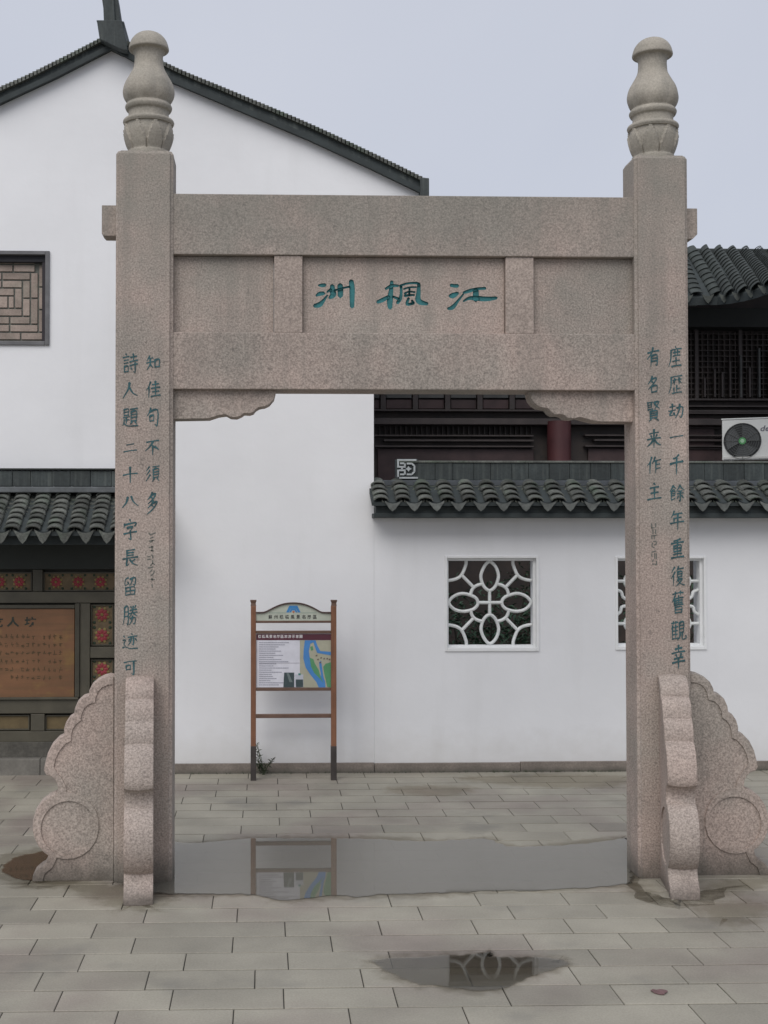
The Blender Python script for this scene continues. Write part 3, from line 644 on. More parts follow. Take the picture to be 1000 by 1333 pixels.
# ridge with end ornament
bm = bmesh.new(); bx(bm, peak[0]-.10, peak[0]+.10, YW+.0, YW+7.2, peak[1]+.1, peak[1]+.27)
from_bm('ridge', bm, tile_dk, rf, bevel=.02)
def ornament():
    o = None; bm = bmesh.new(); Yo = YW-.12
    base = [RP(133, 60), RP(130, 40), RP(129, 37), RP(161, 37), RP(163, 44), RP(167, 62), RP(169, 76), RP(160, 74), RP(135, 62)]
    prism(bm, base, Yo-.06, Yo+.3)
    top = [RP(137, 40), RP(136, 15), RP(134.5, 5), RP(133, -18), RP(136, -40), RP(146, -55), RP(152, -40), RP(151, -15), RP(154, 0), RP(157, 20), RP(157.5, 40)]
    prism(bm, top, Yo+.04, Yo+.24)
    rib = [RP(149, 40), RP(147, 0), RP(144, -30), RP(147, -30), RP(150, 0), RP(152, 40)]
    prism(bm, rib, Yo+.02, Yo+.26)
    return from_bm('ridge_end_ornament', bm, tile_dk, rf, bevel=.006)
ornament()
# brick filled window
brick_ms = mat('pinkish_brick', (.34, .275, .235), .9, (.8, 1.15), 9, 4, fine=(60, .88, 1.12), rnd=.12, tint=((.27, .25, .205), 5, .45, .62, .6), bump=[(60, .3, .002)])
mortar = plain('mortar', (.17, .175, .155), .95); frame_m = mat('window_surround', (.13, .13, .135), .7, (.8, 1.2), 10)
win = box('window', wc[0]-wh, wc[0]+wh, YW+.10, YW+.14, wc[1]-wzh, wc[1]+wzh, mortar, house, 0)
fw = .022
for (x0, x1, z0, z1) in ((wc[0]-wh-fw, wc[0]-wh+.015, wc[1]-wzh-fw, wc[1]+wzh+fw), (wc[0]+wh-.015, wc[0]+wh+fw, wc[1]-wzh-fw, wc[1]+wzh+fw), (wc[0]-wh+.016, wc[0]+wh-.016, wc[1]-wzh-fw, wc[1]-wzh+.012), (wc[0]-wh+.016, wc[0]+wh-.016, wc[1]+wzh-.01, wc[1]+wzh+fw)):
    box('frame', x0, x1, YW-.02, YW+.098, z0, z1, frame_m, win, .004)
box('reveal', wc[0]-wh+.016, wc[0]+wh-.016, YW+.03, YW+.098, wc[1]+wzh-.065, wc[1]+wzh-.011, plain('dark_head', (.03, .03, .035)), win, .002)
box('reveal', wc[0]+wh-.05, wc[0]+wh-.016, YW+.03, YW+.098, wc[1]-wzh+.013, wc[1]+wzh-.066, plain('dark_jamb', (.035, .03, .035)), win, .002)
zc0 = wc[1]-.02; ring_w = .07; jg = .014
def brk(x0, x1, z0, z1):
    if x1-x0 < .012 or z1-z0 < .012: return
    box('brick', x0+jg/2, x1-jg/2, YW+.085, YW+.099, z0+jg/2, z1-jg/2, brick_ms, win, .002)
for x in (0, 1): brk(wc[0]-.07+x*.09-.02, wc[0]+.07-.07+x*.09-.0, zc0-.05, zc0+.05) if False else None
brk(wc[0]-.075, wc[0]+.02, zc0-.055, zc0+.055); brk(wc[0]+.02, wc[0]+.075, zc0-.055, zc0+.055)
hx0, hz0 = .075, .055
lim_x, lim_z = wh-.05, wzh-.02
for k in range(5):
    a, b_ = hx0+k*ring_w, hz0+k*ring_w
    A, B = min(a+ring_w, lim_x), min(b_+ring_w, lim_z)
    for sg in (-1, 1):                      # horizontal courses
        z0, z1 = (zc0+b_, zc0+B) if sg > 0 else (zc0-B, zc0-b_)
        cuts = [-A + (0 if sg > 0 else ring_w)]
        nseg = max(1, round((2*A-ring_w)/.2)); st = (2*A-ring_w)/nseg
        for i in range(nseg): brk(wc[0]+cuts[0]+i*st, wc[0]+cuts[0]+(i+1)*st, z0, z1)
    for sg in (-1, 1):
        x0, x1 = (wc[0]+a, wc[0]+A) if sg > 0 else (wc[0]-A, wc[0]-a)
        zz0 = zc0-b_ if sg > 0 else zc0-B
        if sg > 0: zlo, zhi = zc0-b_, zc0+B
        else: zlo, zhi = zc0-B, zc0+b_
        nseg = max(1, round((zhi-zlo)/.2)); st = (zhi-zlo)/nseg
        for i in range(nseg): brk(x0, x1, zlo+i*st, zlo+(i+1)*st)

# ---- tiles
def cover_tile_mesh(nm, r=.062, L_=.17, th=.011, m=tile_m, seg=7):
    bm = bmesh.new(); rows = []
    for (yy, rr, zz) in ((0, r, .0), (L_, r*.93, -.002)):       # y: down-slope end at 0
        o_ = [bm.verts.new((rr*math.cos(math.pi*k/seg), yy, rr*.52*math.sin(math.pi*k/seg)+zz)) for k in range(seg+1)]
        i_ = [bm.verts.new(((rr-th)*math.cos(math.pi*k/seg), yy, (rr-th)*.46*math.sin(math.pi*k/seg)+zz)) for k in range(seg+1)]
        rows.append((o_, i_))
    for k in range(seg):
        bm.faces.new((rows[0][0][k], rows[0][0][k+1], rows[1][0][k+1], rows[1][0][k]))
        bm.faces.new((rows[0][1][k+1], rows[0][1][k], rows[1][1][k], rows[1][1][k+1]))
        bm.faces.new((rows[0][0][k+1], rows[0][0][k], rows[0][1][k], rows[0][1][k+1]))
    bmesh.ops.recalc_face_normals(bm, faces=bm.faces)
    me = bpy.data.meshes.new(nm); bm.to_mesh(me); bm.free(); me.materials.append(m); return me
def pan_geo(bm, M, r, L_):
    seg = 4; vs = []
    for yy in (0, L_):
        vs.append([bm.verts.new(M @ Vector((r*math.cos(math.pi+math.pi*k/seg), yy, .35*r*math.sin(math.pi+math.pi*k/seg)+.02))) for k in range(seg+1)])
        vs.append([bm.verts.new(M @ Vector((r*math.cos(math.pi+math.pi*k/seg), yy, .35*r*math.sin(math.pi+math.pi*k/seg)+.008))) for k in range(seg+1)])
    for k in range(seg):
        bm.faces.new((vs[0][k], vs[0][k+1], vs[2][k+1], vs[2][k])); bm.faces.new((vs[0][k], vs[1][k], vs[1][k+1], vs[0][k+1]))
def drip_mesh(nm, w_=.135, h=.078, m=drip_m):
    bm = bmesh.new()
    pts = [(-w_/2, .012), (-w_/2+.004, -.006), (-w_*.34, -h*.35), (-w_*.2, -h*.72), (0, -h), (w_*.2, -h*.72), (w_*.34, -h*.35), (w_/2-.004, -.006), (w_/2, .012), (w_*.25, -.006), (0, -.012), (-w_*.25, -.006)]
    prism(bm, pts, -.012, 0)
    bmesh.ops.recalc_face_normals(bm, faces=bm.faces)
    me = bpy.data.meshes.new(nm); bm.to_mesh(me); bm.free(); me.materials.append(m); return me
cov_me = cover_tile_mesh('cover_tile', .066, .16); drip_me = drip_mesh('drip_tile')
def place(name, me, parent, p, xa, ya, za, jit=.0):
    o = bpy.data.objects.new(name, me); COL.objects.link(o); o.parent = parent
    xa, ya, za = xa.normalized(), ya.normalized(), za.normalized()
    M = Matrix(((xa.x, ya.x, za.x), (xa.y, ya.y, za.y), (xa.z, ya.z, za.z)))
    if jit: M = M @ Matrix.Rotation(R.uniform(-jit, jit), 3, 'Z') @ Matrix.Rotation(R.uniform(-jit, jit), 3, 'Y')
    o.matrix_local = Matrix.Translation(Vector(p)-ORG[parent.name]) @ M.to_4x4(); return o
def tiled_slope(parent, x0, n, pitch, ye, ze, yt, zt, rows, drips=None, first_x=None, xend=None, sub=True, tilt=.22):
    """cover and pan tiles on a slope rising from eave (ye,ze) to (yt,zt)"""
    up = Vector((0, yt-ye, zt-ze)); ln = up.length; u = up.normalized(); X = Vector((1, 0, 0)); N = X.cross(u)
    step = ln/rows; pan = bmesh.new()
    for i in range(n):
        xc = x0+i*pitch
        for j in range(rows):
            p = Vector((xc+R.uniform(-.004, .004), ye, ze)) + u*(j*step-.01+R.uniform(-.005, .005)) + N*.022
            uu = (u*math.cos(tilt) - N*math.sin(tilt)); NN = X.cross(uu)
            place('cover_tile', cov_me, parent, p, X, uu, NN, .055)
        xm = xc+pitch/2
        for j in range(rows*1+2):
            st2 = ln/(rows+2)
            p = Vector((xm, ye, ze)) + u*(j*st2); uu = (u*math.cos(.1) - N*math.sin(.1)); NN = X.cross(uu)
            M = Matrix.Translation(p) @ Matrix(((X.x, uu.x, NN.x), (X.y, uu.y, NN.y), (X.z, uu.z, NN.z))).to_4x4()
            pan_geo(pan, M, pitch*.46, st2*1.3)
        place('drip_tile', drips or drip_me, parent, (xm+R.uniform(-.004, .004), ye-.012, ze+.0), X, Vector((0, 1, 0)), Vector((0, 0, 1)), .05)
    o = from_bm('pan_tiles', pan, tile_m, parent, recalc=False); tag(o, kind='stuff')

# canopy over the timber front
YE = 10.42
ze, zt = P(70, 692, YE).z, P(70, 641, YW-.02).z
xl0, xl1 = PX(-75, YE, 690), PX(188, YE, 690)
bm = bmesh.new()
prism_pts = [(YE, ze-.035), (YW-.002, zt-.035), (YW-.002, zt), (YE, ze)]
va = [bm.verts.new((xl0-.05, y, z)) for y, z in prism_pts]; vb = [bm.verts.new((xl1, y, z)) for y, z in prism_pts]
for i in range(4): bm.faces.new((va[i], va[(i+1) % 4], vb[(i+1) % 4], vb[i]))
bm.faces.new(va[::-1]); bm.faces.new(vb)
can = from_bm('canopy', bm, cornice, house); 
pitch = (P(128, 680, YE+.1).x-P(19, 680, YE+.1).x)/4
x_first = P(19, 680, YE+.1).x
n0 = 3
tiled_slope(can, x_first-pitch*n0, 10, pitch, YE, ze, YW-.03, zt, 8, drip_mesh('drip_tile', .135, .1, tile_m))
# ridge band of upright tiles against the wall
zr0, zr1 = zt+.0, P(70, 613, YW-.1).z
x = xl0-.05; 
while x < xl1:
    w_ = R.uniform(.14, .19); box('ridge_tile', x+.0015, min(x+w_, xl1)-.0015, YW-.10-R.uniform(0, .006), YW-.004, zr0+.05, zr1+R.uniform(-.004, .003), tile_dk, can, .004); x += w_
box('ridge_course', xl0-.05, xl1, YW-.15, YW-.003, zr0-.005, zr0+.045, mat('ridge_mortar', (.12, .13, .135), .8, (.7, 1.2), 12), can, .008)
box('cap_course', xl0-.05, xl1, YW-.12, YW-.003, zr1+.006, zr1+.022, plain('dark_cap', (.02, .025, .022)), can, .003)
box('eave_beam', xl0-.05, xl1-.03, YE+.10, YE+.2, ze-.11, ze-.03, cornice, can, .006)

# ================================================================== TIMBER FRONT
tf = thing('shopfront', 'dark timber front with carved red flower panels under the tiled canopy', 'shopfront', (PX(60, YW), YW, 0))
YT = YW+.06
def tb(name, px0, px1, py0, py1, dy, dep, m, parent=tf, bv=.005): return pbox(name, px0, px1, py0, py1, YT+dy, dep, m, parent, bv)
xL = -100; xR = 188
tb('backing', xL, xR, 640, 985, .09, .1, dwood)
tb('head_beam', xL, xR, 700, 741, -.02, .1, plain('head_beam_eave_shade', (.028, .032, .028)))  # timber beam, its near-black tone has the eave's shade painted in
tb('rail', xL, xR, 770.5, 785, -.005, .08, dwood2)
tb('rail', xL, 104, 911, 929, -.005, .08, dwood2); tb('rail', 104.4, xR, 911, 929, -.007, .08, dwood2)
tb('rail', xL, xR, 952, 966, -.005, .08, dwood2)
tb('moulding', xL, 102, 908, 911, -.03, .09, dwood2, bv=.002)
tb('stile', 42.5, 55.5, 741.5, 770, -.01, .08, dwood)
tb('stile', 104, 117, 785.5, 910.5, -.012, .08, dwood2)
tb('stile', 97.5, 103.5, 785.5, 907.5, -.03, .09, dwood)
tb('stile', 40, 58, 929.5, 951.5, -.006, .08, dwood2); tb('stile', 100, 118, 929.5, 951.5, -.006, .08, dwood2)
tb('rail', 117.4, xR, 842, 856.5, -.006, .08, dwood2)
tb('stile', 168, xR, 785.5, 841, -.008, .08, dwood2); tb('stile', 168, xR, 857, 910.5, -.009, .08, dwood2)
gold = mat('faded_gold', (.23, .17, .06), .7, (.75, 1.2), 20, 4, rnd=.12); redp = mat('red_petal', (.24, .03, .038), .65, (.8, 1.2), 20, rnd=.15)
green_d = plain('dark_green_leaf', (.03, .05, .03)); frz = mat('frieze_ground', (.14, .10, .055), .75, (.75, 1.2), 16, 4)
gold2 = mat('ochre_panel', (.13, .095, .045), .75, (.75, 1.2), 12, 4)
def flower_mesh(r):
    bm = bmesh.new()
    def petal(a, r0, r1, w_, y, mi):
        c, s = math.cos(a), math.sin(a); pts = [(r0, 0), (r0+(r1-r0)*.35, w_), (r0+(r1-r0)*.75, w_*.95), (r1, 0), (r0+(r1-r0)*.75, -w_*.95), (r0+(r1-r0)*.35, -w_)]
        top = bm.verts.new((c*(r0+r1)/2, y-.006, s*(r0+r1)/2))
        vv = [bm.verts.new((c*p-s*q, y, s*p+c*q)) for p, q in pts]
        for i in range(6): bm.faces.new((vv[i], vv[(i+1) % 6], top)).material_index = mi
    for k in range(8):
        a = k*math.tau/8
        petal(a+math.pi/8, r*.3, r*.98, r*.2, 0.004, 1)
        petal(a, r*.08, r*.78, r*.2, -.004, 0)
    for k in range(4):
        a = math.pi/4+k*math.pi/2; petal(a, r*1.1, r*1.5, r*.17, .004, 2)
    for k in range(6): petal(k*math.tau/6, 0, r*.2, r*.09, -.010, 1)
    bmesh.ops.recalc_face_normals(bm, faces=bm.faces)
    me = bpy.data.meshes.new('flower'); bm.to_mesh(me); bm.free()
    for m in (redp, gold, green_d): me.materials.append(m)
    return me
fl_big, fl_small = flower_mesh(.074), flower_mesh(.062)
def panel(px0, px1, py0, py1, m, flowers, me, border=gold):
    pn = tb('carved_panel', px0, px1, py0, py1, .04, .04, m)
    b_ = 1.6
    for (a, c, d, e) in ((px0, px1, py0, py0+b_), (px0, px1, py1-b_, py1), (px0, px0+b_, py0+b_, py1-b_), (px1-b_, px1, py0+b_, py1-b_)):
        pbox('border', a, c, d, e, YT+.025, .014, border, pn, .001)
    for (x, y) in flowers:
        q = P(x, y, YT+.03); o = link('flower', me, pn, q); 
    return pn
panel(-60, 41.5, 745, 769.5, frz, [(-50+25*i, 757.5) for i in range(4)], fl_small, dwood2)
panel(56.5, 167, 745, 769.5, frz, [(73, 757.5), (102, 757.5), (131, 757.5), (158, 757.5)], fl_small, dwood2)
panel(118.5, 148, 787, 840.5, frz, [(133, 800), (133, 827)], fl_big, dwood2)
panel(118.5, 148, 858.5, 909.5, frz, [(133, 871), (133, 897)], fl_big, dwood2)
panel(-60, 38.5, 931, 950.5, gold2, [], fl_big, dwood2); panel(59, 99, 931, 950.5, gold2, [], fl_big, dwood2); panel(119, 165, 931, 950.5, gold2, [], fl_big, dwood2)
tb('stile', 148.5, 167.5, 785.5, 841, .0, .08, dwood); tb('stile', 148.5, 167.5, 857, 910.5, .0, .08, dwood)
# stone base and step
kerb = mat('dark_kerb_stone', (.085, .08, .068), .85, (.7, 1.2), 6, 5, fine=(50, .85, 1.15), bump=[(20, .6, .01)])
kerb2 = mat('step_stone', (.175, .165, .145), .85, (.75, 1.15), 4, 5, fine=(50, .9, 1.1), bump=[(30, .3, .005)])
tb('stone_base', xL, xR, 966.4, 990, -.03, .12, kerb)
xa_, xb_ = PX(xL, YW), PX(198, YW)
x = xa_
while x < xb_:
    w_ = R.uniform(.8, 1.1); box('step_stone', x+.002, min(x+w_, xb_)-.002, YW-.05, YT+.05, -.02, PZ(988, YW-.05, 80), kerb2, tf, .008); x += w_

# notice board with carved title
nb = thing('notice_board', 'brown wooden notice board with dark title and rows of small characters on timber front', 'notice board', tuple(P(20, 909, YT-.02)))
board_m = mat('brown_board', (.18, .084, .037), .5, (.8, 1.15), 3, 5, streak=(2, 26, .45, .7, (.13, .07, .03), .7), tint=((.24, .145, .04), 5, .55, .72, .7), rnd=0)
pbox('board', -92, 97, 792.5, 908, YT-.015, .035, board_m, nb, .003)
pbox('board_frame', -92, 97.3, 787.5, 792.3, YT-.03, .05, dwood, nb, .003)
board_ink = plain('board_ink', (.028, .034, .026)); board_ink2 = plain('faded_board_ink', (.085, .055, .025))
def text_mesh(body, h, bold=.012):
    c = bpy.data.curves.new('t', 'FONT'); c.body = body; c.size = 1; c.resolution_u = 2; c.offset = bold
    o = bpy.data.objects.new('t', c); COL.objects.link(o); bpy.context.view_layer.update()
    me = bpy.data.meshes.new_from_object(o.evaluated_get(bpy.context.evaluated_depsgraph_get()))
    bpy.data.objects.remove(o); bpy.data.curves.remove(c)
    return me
def put_text(name, body, px0, px1, py0, py1, Y, m, parent, shear=.0):
    me = text_mesh(body, 1, .028 if body in '艺人坊' else .012); xs = [v.co.x for v in me.vertices]; ys = [v.co.y for v in me.vertices]
    a, b_ = P(px0, (py0+py1)/2, Y), P(px1, (py0+py1)/2, Y); zt_, zb_ = P(px0, py0, Y).z, P(px0, py1, Y).z
    x0, x1, y0, y1 = min(xs), max(xs), min(ys), max(ys)
    o0 = Vector(((a.x+b_.x)/2, Y, (zt_+zb_)/2))
    for v in me.vertices:
        u_, w_ = (v.co.x-x0)/(x1-x0), (v.co.y-y0)/(y1-y0)
        v.co = Vector((a.x+(b_.x-a.x)*u_+shear*(w_-.5)*(zt_-zb_), Y, zb_+(zt_-zb_)*w_)) - o0
    me.materials.clear(); me.materials.append(m); me.update()
    return link(name, me, parent, o0)
put_text('character', '艺', -11, 4, 804, 816.5, YT-.0175, board_ink, nb)
put_text('character', '人', 9, 25, 803, 816, YT-.0175, board_ink, nb)
put_text('character', '坊', 32, 47, 803, 816, YT-.0175, board_ink, nb)
for r_, yy in enumerate((829, 839.5, 850, 861, 871.5, 882)):
    vs, fs = [], []; x = -85
    while x < 81:
        if R.random() < .93:
            for q in range(R.randint(3, 5)):
                a, b_ = x+R.uniform(0, 2), yy+R.uniform(-2, 2)
                if R.random() < .5: st = [(a, b_, .8), (a+R.uniform(2.5, 4.2), b_+R.uniform(-.4, .2), .7)]
                else: st = [(a+1.5, b_-1.6, .8), (a+1.5+R.uniform(-1, 1), b_+R.uniform(1, 2.4), .6)]
                stroke_faces(vs, fs, st, lambda x_, y_, q=q: tuple(P(x_, y_, YT-.0165-.0004*q)), 2)
        x += 7.0
    tag(build('text_row', vs, flip(vs, fs), board_ink2, nb), kind='stuff')

# ================================================================== GARDEN WALL
gw = thing('garden_wall', 'white garden wall with dark tiled capping and pierced lattice windows', 'wall', (PX(740, YW), YW, 0))
xG1 = 8.5
zcap = P(600, 664, YW).z
def rect(px0, px1, py0, py1, Y=YW):
    a, b_ = RP(px0, (py0+py1)/2, Y)[0], RP(px1, (py0+py1)/2, Y)[0]; return (a, b_, RP((px0+px1)/2, py1, Y)[1], RP((px0+px1)/2, py0, Y)[1])
W1 = rect(580.5, 700, 725, 845); W2 = rect(802.5, 918, 725.5, 843)
holes = [[(a, c), (a, d), (b_, d), (b_, c)] for a, b_, c, d in (W1, W2)]
holed_wall('wall', [(xg+.001, -.02), (xG1, -.02), (xG1, zcap+.03), (xg+.001, zcap+.03)], holes, YW, YW+.3, plaster, gw)
x = xg+.002; zpl = PZ(992, YW-.03, 700)
x = xg
while x < xG1:
    w_ = R.uniform(1.1, 1.7); x2 = min(x+w_, xG1); box('plinth', x+.002, x2-.001, YW-.03-R.uniform(0, .004), YW-.001, -.02, zpl+R.uniform(-.004, .004), base_m, gw, .006); x = x2
def lattice(Wr, inner_px, curves, label=None):
    a, b_, c, d = Wr
    wn = thing('w', 'x', 'y') if False else None
    bm = bmesh.new(); t = .045
    ia, ib, ic, id_ = inner_px
    for (x0, x1, z0, z1) in ((a, ia, c, d), (ib, b_, c, d), (ia, ib, c, ic), (ia, ib, id_, d)):
        bx(bm, x0+.0005, x1-.0005, YW+.03, YW+.12, z0+.0005, z1-.0005)
    fr = from_bm('window', bm, plaster_trim, gw)
    bm = bmesh.new(); o_ = .010
    for (x0, x1, z0, z1) in ((a-o_, a+.012, c-.018, d+o_), (b_-.012, b_+o_, c-.018, d+o_), (a+.0125, b_-.0125, d-.010, d+o_), (a+.0125, b_-.0125, c-.018, c+.012)):
        bx(bm, x0, x1, YW-.012, YW+.028, z0, z1)
    from_bm('frame', bm, plaster_trim, fr, bevel=.002)
    bm = bmesh.new()
    for kind, pts in curves:
        q = spline([(ia+(ib-ia)*u_, 0, id_-(id_-ic)*v_) for u_, v_ in pts], 5, kind == 'c') if kind in 'cs' else [(ia+(ib-ia)*u_, 0, id_-(id_-ic)*v_) for u_, v_ in pts]
        tube(bm, [(p[0], YW+.075, p[2]) for p in q], .0148, 8, kind == 'c', 1.4)
    bmesh.ops.recalc_face_normals(bm, faces=bm.faces)
    lt = from_bm('lattice', bm, lattice_m, fr, smooth=True)
    return fr
def N1(x, y): return ((x-150)/685, (y-188)/692)
top = [(490,196),(448,235),(420,305),(428,365),(452,410),(490,434),(528,410),(552,365),(562,305),(538,235)]
left = [(158,532),(200,480),(270,458),(345,476),(382,500),(395,534),(382,566),(345,592),(270,605),(200,585)]
cv = [('c', [N1(*p) for p in top]), ('c', [N1(x, 1066-y) for x, y in top]), ('c', [N1(*p) for p in left]), ('c', [N1(984-x, y) for x, y in left])]
for sx in (1, -1):
    for sy in (1, -1):
        f = lambda x, y: N1(490+sx*(x-490) if sx > 0 else 980-x, y if sy > 0 else 1066-y)
        cv.append(('s', [f(*p) for p in [(440,378),(395,388),(360,410),(342,440),(336,475)]]))
        cv.append(('l', [f(262,305), f(355,402)]))
        cv.append(('s', [f(300,185),(f(296,225)),f(262,305),f(215,338),f(148,352)]))
cv += [('l', [N1(490,434), N1(490,632)]), ('l', [N1(395,533), N1(587,533)])]
I1 = rect(584, 694, 730, 840, YW+.03); lattice(W1, I1, cv)
def N2(x, y): return ((x-160)/715, (y-200)/720)
cv = []
for m_ in (0, 1):
    f = (lambda x, y: N2(x, y)) if not m_ else (lambda x, y: N2(1035-x, y))
    cv.append(('s', [f(*p) for p in [(158,455),(200,472),(216,515),(250,540),(262,565),(246,592),(205,604),(192,645),(158,672)]]))
    for yy, s_ in ((378, 1), (748, 1)):
        cv.append(('l', [f(158, yy), f(232, yy)]))
    for yy in (378, 748):
        cv.append(('c', [f(*p) for p in [(232,yy),(250,yy-45),(300,yy-60),(340,yy-100),(385,yy-60),(430,yy-40),(440,yy),(430,yy+40),(385,yy+60),(340,yy+100),(300,yy+60),(250,yy+45)]]))
cv += [('l', [N2(517,200), N2(517,920)]), ('s', [N2(262,565),N2(400,530),N2(517,470),N2(630,530),N2(773,565)])]
I2 = rect(804.5, 911, 730, 838, YW+.03); lattice(W2, I2, cv)

# capping
xc0 = PX(479, YW-.2, 650); YC = YW+.15; YEv = YW-.25
zE = P(650, 654, YEv).z; zTt = P(650, 628, YC-.06).z
bm = bmesh.new()
for sg in (1, -1):
    ye_ = YEv if sg > 0 else 2*YC-YEv
    va = [bm.verts.new((xc0+.03, y, z)) for y, z in ((ye_, zE-.03), (YC, zTt-.03), (YC, zTt+.02), (ye_, zE))]; vb = [bm.verts.new((xG1, v.co.y, v.co.z)) for v in va]
    for i in range(4): bm.faces.new((va[i], va[(i+1) % 4], vb[(i+1) % 4], vb[i]))
    bm.faces.new(va); bm.faces.new(vb)
cap = from_bm('capping', bm, cornice, gw)
box('eave_course', xc0+.07, xG1, YEv+.05, YW-.001, zE-.13, zE-.035, cornice, cap, .004)
box('eave_course', xc0+.05, xG1, YEv+.03, YW-.0015, P(600, 668, YEv).z, zE-.132, cornice, cap, .004)
px_p = [478+62/2.63-8, ]
pitch2 = 29.15/FPX*YEv; xs0 = P(494.5, 645, YEv+.1).x
tiled_slope(cap, xs0, 23, pitch2, YEv, zE, YC-.07, zTt, 4)
for o_ in (0, 1, 2):     # verge tile at the near end of the capping
    pass
# ridge of the capping
zR0, zR1 = P(650, 625.5, YC-.07).z, P(650, 601, YC-.07).z
x = P(519, 610, YC-.08).x; xr0 = x
x += .17
while x < xG1:
    w_ = R.uniform(.15, .19); box('ridge_tile', x+.0015, x+w_-.0015, YC-.07-R.uniform(0, .006), YC+.07, zR0+.003, zR1-.012+R.uniform(-.003, .003), tile_dk, cap, .004); x += w_
box('ridge_cover', xr0-.0, xG1, YC-.085, YC+.085, zR1-.011, zR1+.008, tile_m, cap, .006)
box('ridge_course', P(486, 625, YC-.1).x, xG1, YC-.11, YC+.11, P(650, 632.5, YC-.11).z, zR0, mat('ridge_bed', (.075, .085, .095), .8, (.7, 1.2), 12), cap, .006)
# fretwork end block of the ridge
def ornament2():
    Yo = YC-.075; s_ = 1/20.
    def q(x, y): p = P(510+x*s_, 590+y*s_, Yo); return (p.x, p.z)
    bm = bmesh.new(); a, b_ = q(125, 690), q(690, 150); bx(bm, a[0], b_[0]+.0, Yo+.004, Yo+.14, a[1], b_[1])
    ob = from_bm('ridge_end_block', bm, tile_dk, cap, bevel=.002)
    bm = bmesh.new()
    def bar(x0, y0, x1, y1, w_=44):
        dx, dy = x1-x0, y1-y0; d = math.hypot(dx, dy); nx, ny = -dy/d*w_/2, dx/d*w_/2
        prism(bm, [q(x0+nx, y0+ny), q(x1+nx, y1+ny), q(x1-nx, y1-ny), q(x0-nx, y0-ny)], Yo-.012, Yo+.003)
    for s in [(140,178,640,178),(165,195,165,375),(190,355,360,355),(340,340,340,265),(325,265,215,265),(165,430,165,660),(140,640,680,640),(190,445,360,445),(340,460,340,555),(325,552,215,552),(390,270,520,270),(520,270,590,330),(590,330,590,480),(590,480,520,550),(520,552,390,552),(265,375,265,430)]: bar(*s)
    prism(bm, [q(435,335), q(465,380), q(520,408), q(465,436), q(435,480), q(405,436), q(355,408), q(405,380)], Yo-.012, Yo+.003)
    from_bm('fretwork', bm, orn_m, cap)
ornament2()

# ================================================================== DARK TIMBER HALL BEHIND
hall = thing('timber_hall', 'dark brown timber hall with red column and grey tiled eaves behind the garden wall', 'hall', (PX(740, YH), YH, 0))
hx0, hx1 = PX(440, YH), PX(1200, YH)
def hb(name, px0, px1, py0, py1, dy, dep, m, bv=.006): return pbox(name, px0, px1, py0, py1, YH+dy, dep, m, hall, bv)
box('wall', hx0, hx1, YH+.12, YH+.4, 0, PZ(330, YH), hall_wood, hall, 0)
box('wall', hx0-.0, hx0+.3, YH+.42, YH+6, 0, PZ(330, YH), hall_wood, hall, 0)
hb('beam', 440, 1200, 545, 553, -.12, .2, hall_rail)
hb('beam', 440, 1200, 533.5, 536, -.06, .15, hall_rail)
for i in range(0, 19):                                # frieze of little panels between posts
    x = 457+42*i
    if x < 850:
        hb('frieze_panel', x+4, x+37, 520, 532, .04, .07, hall_panel); hb('frieze_post', x-3.5, x+3.5, 508, 533, -.02, .13, hall_rail); hb('soffit_panel', x+4, x+37, 508, 518, .0, .1, hall_ceil)
for (a, b_) in ((488, 695), (762, 1200)):
    for y0, y1 in ((566, 568), (572, 574.5), (580, 582)): hb('moulding', a+12 if y0 == 572 else a, b_, y0, y1, -.02, .12, hall_rail, .002)
    hb('panel', a+4, b_, 584.5, 640, .06, .05, hall_panel)
def column(px):
    q = P(px, 600, YH-.1); bm = bmesh.new(); tube(bm, [(q.x, q.y, 0), (q.x, q.y, 2), (q.x, q.y, PZ(548, YH-.1))], .165, 20)
    from_bm('column', bm, hall_red, hall, smooth=True)
column(728); column(1080)
box('stone_floor', hx0, hx1, YH-1.2, YH+.1, 0, .35, kerb, hall, .01)
for (y0, y1) in ((519, 521.5), (528, 530), (536, 539)): hb('rail', 852, 1200, y0, y1, -.03-(y0 > 530)*.02, .14, hall_rail, .002)
for i, x in enumerate((918, 931, 941, 951, 965, 976.5, 989, 1003, 1017)):
    yt = (492, 480, 484, 470, 462, 478, 453, 460, 450)[i]; hb('baluster', x-1.2, x+1.2, yt, 517, -.01, .06, hall_ceil if i in (4, 6) else hall_rail, .002)
for k in range(22):
    x_ = 856+k*7.2
    hb('lattice_bar', x_, x_+1.3, 432, 518, .05, .06, hall_wood, .001)
for k in range(12): hb('lattice_rail', 852, 1012, 434+k*7.2, 435.3+k*7.2, .045, .03, hall_wood, .001)
for x_ in (905, 962, 1016): hb('door_stile', x_, x_+4.5, 428, 519, .02, .09, hall_rail, .002)
for k in range(30):
    x_ = 494+k*6.8
    if x_ < 700: hb('lattice_bar', x_, x_+1.4, 554, 565.5, .05, .06, hall_wood, .001)
hb('panel', 860, 930, 544, 600, .05, .06, hall_panel)
for y in (556, 568, 583): hb('moulding', 860, 938, y, y+1.8, .02, .08, hall_rail, .002)
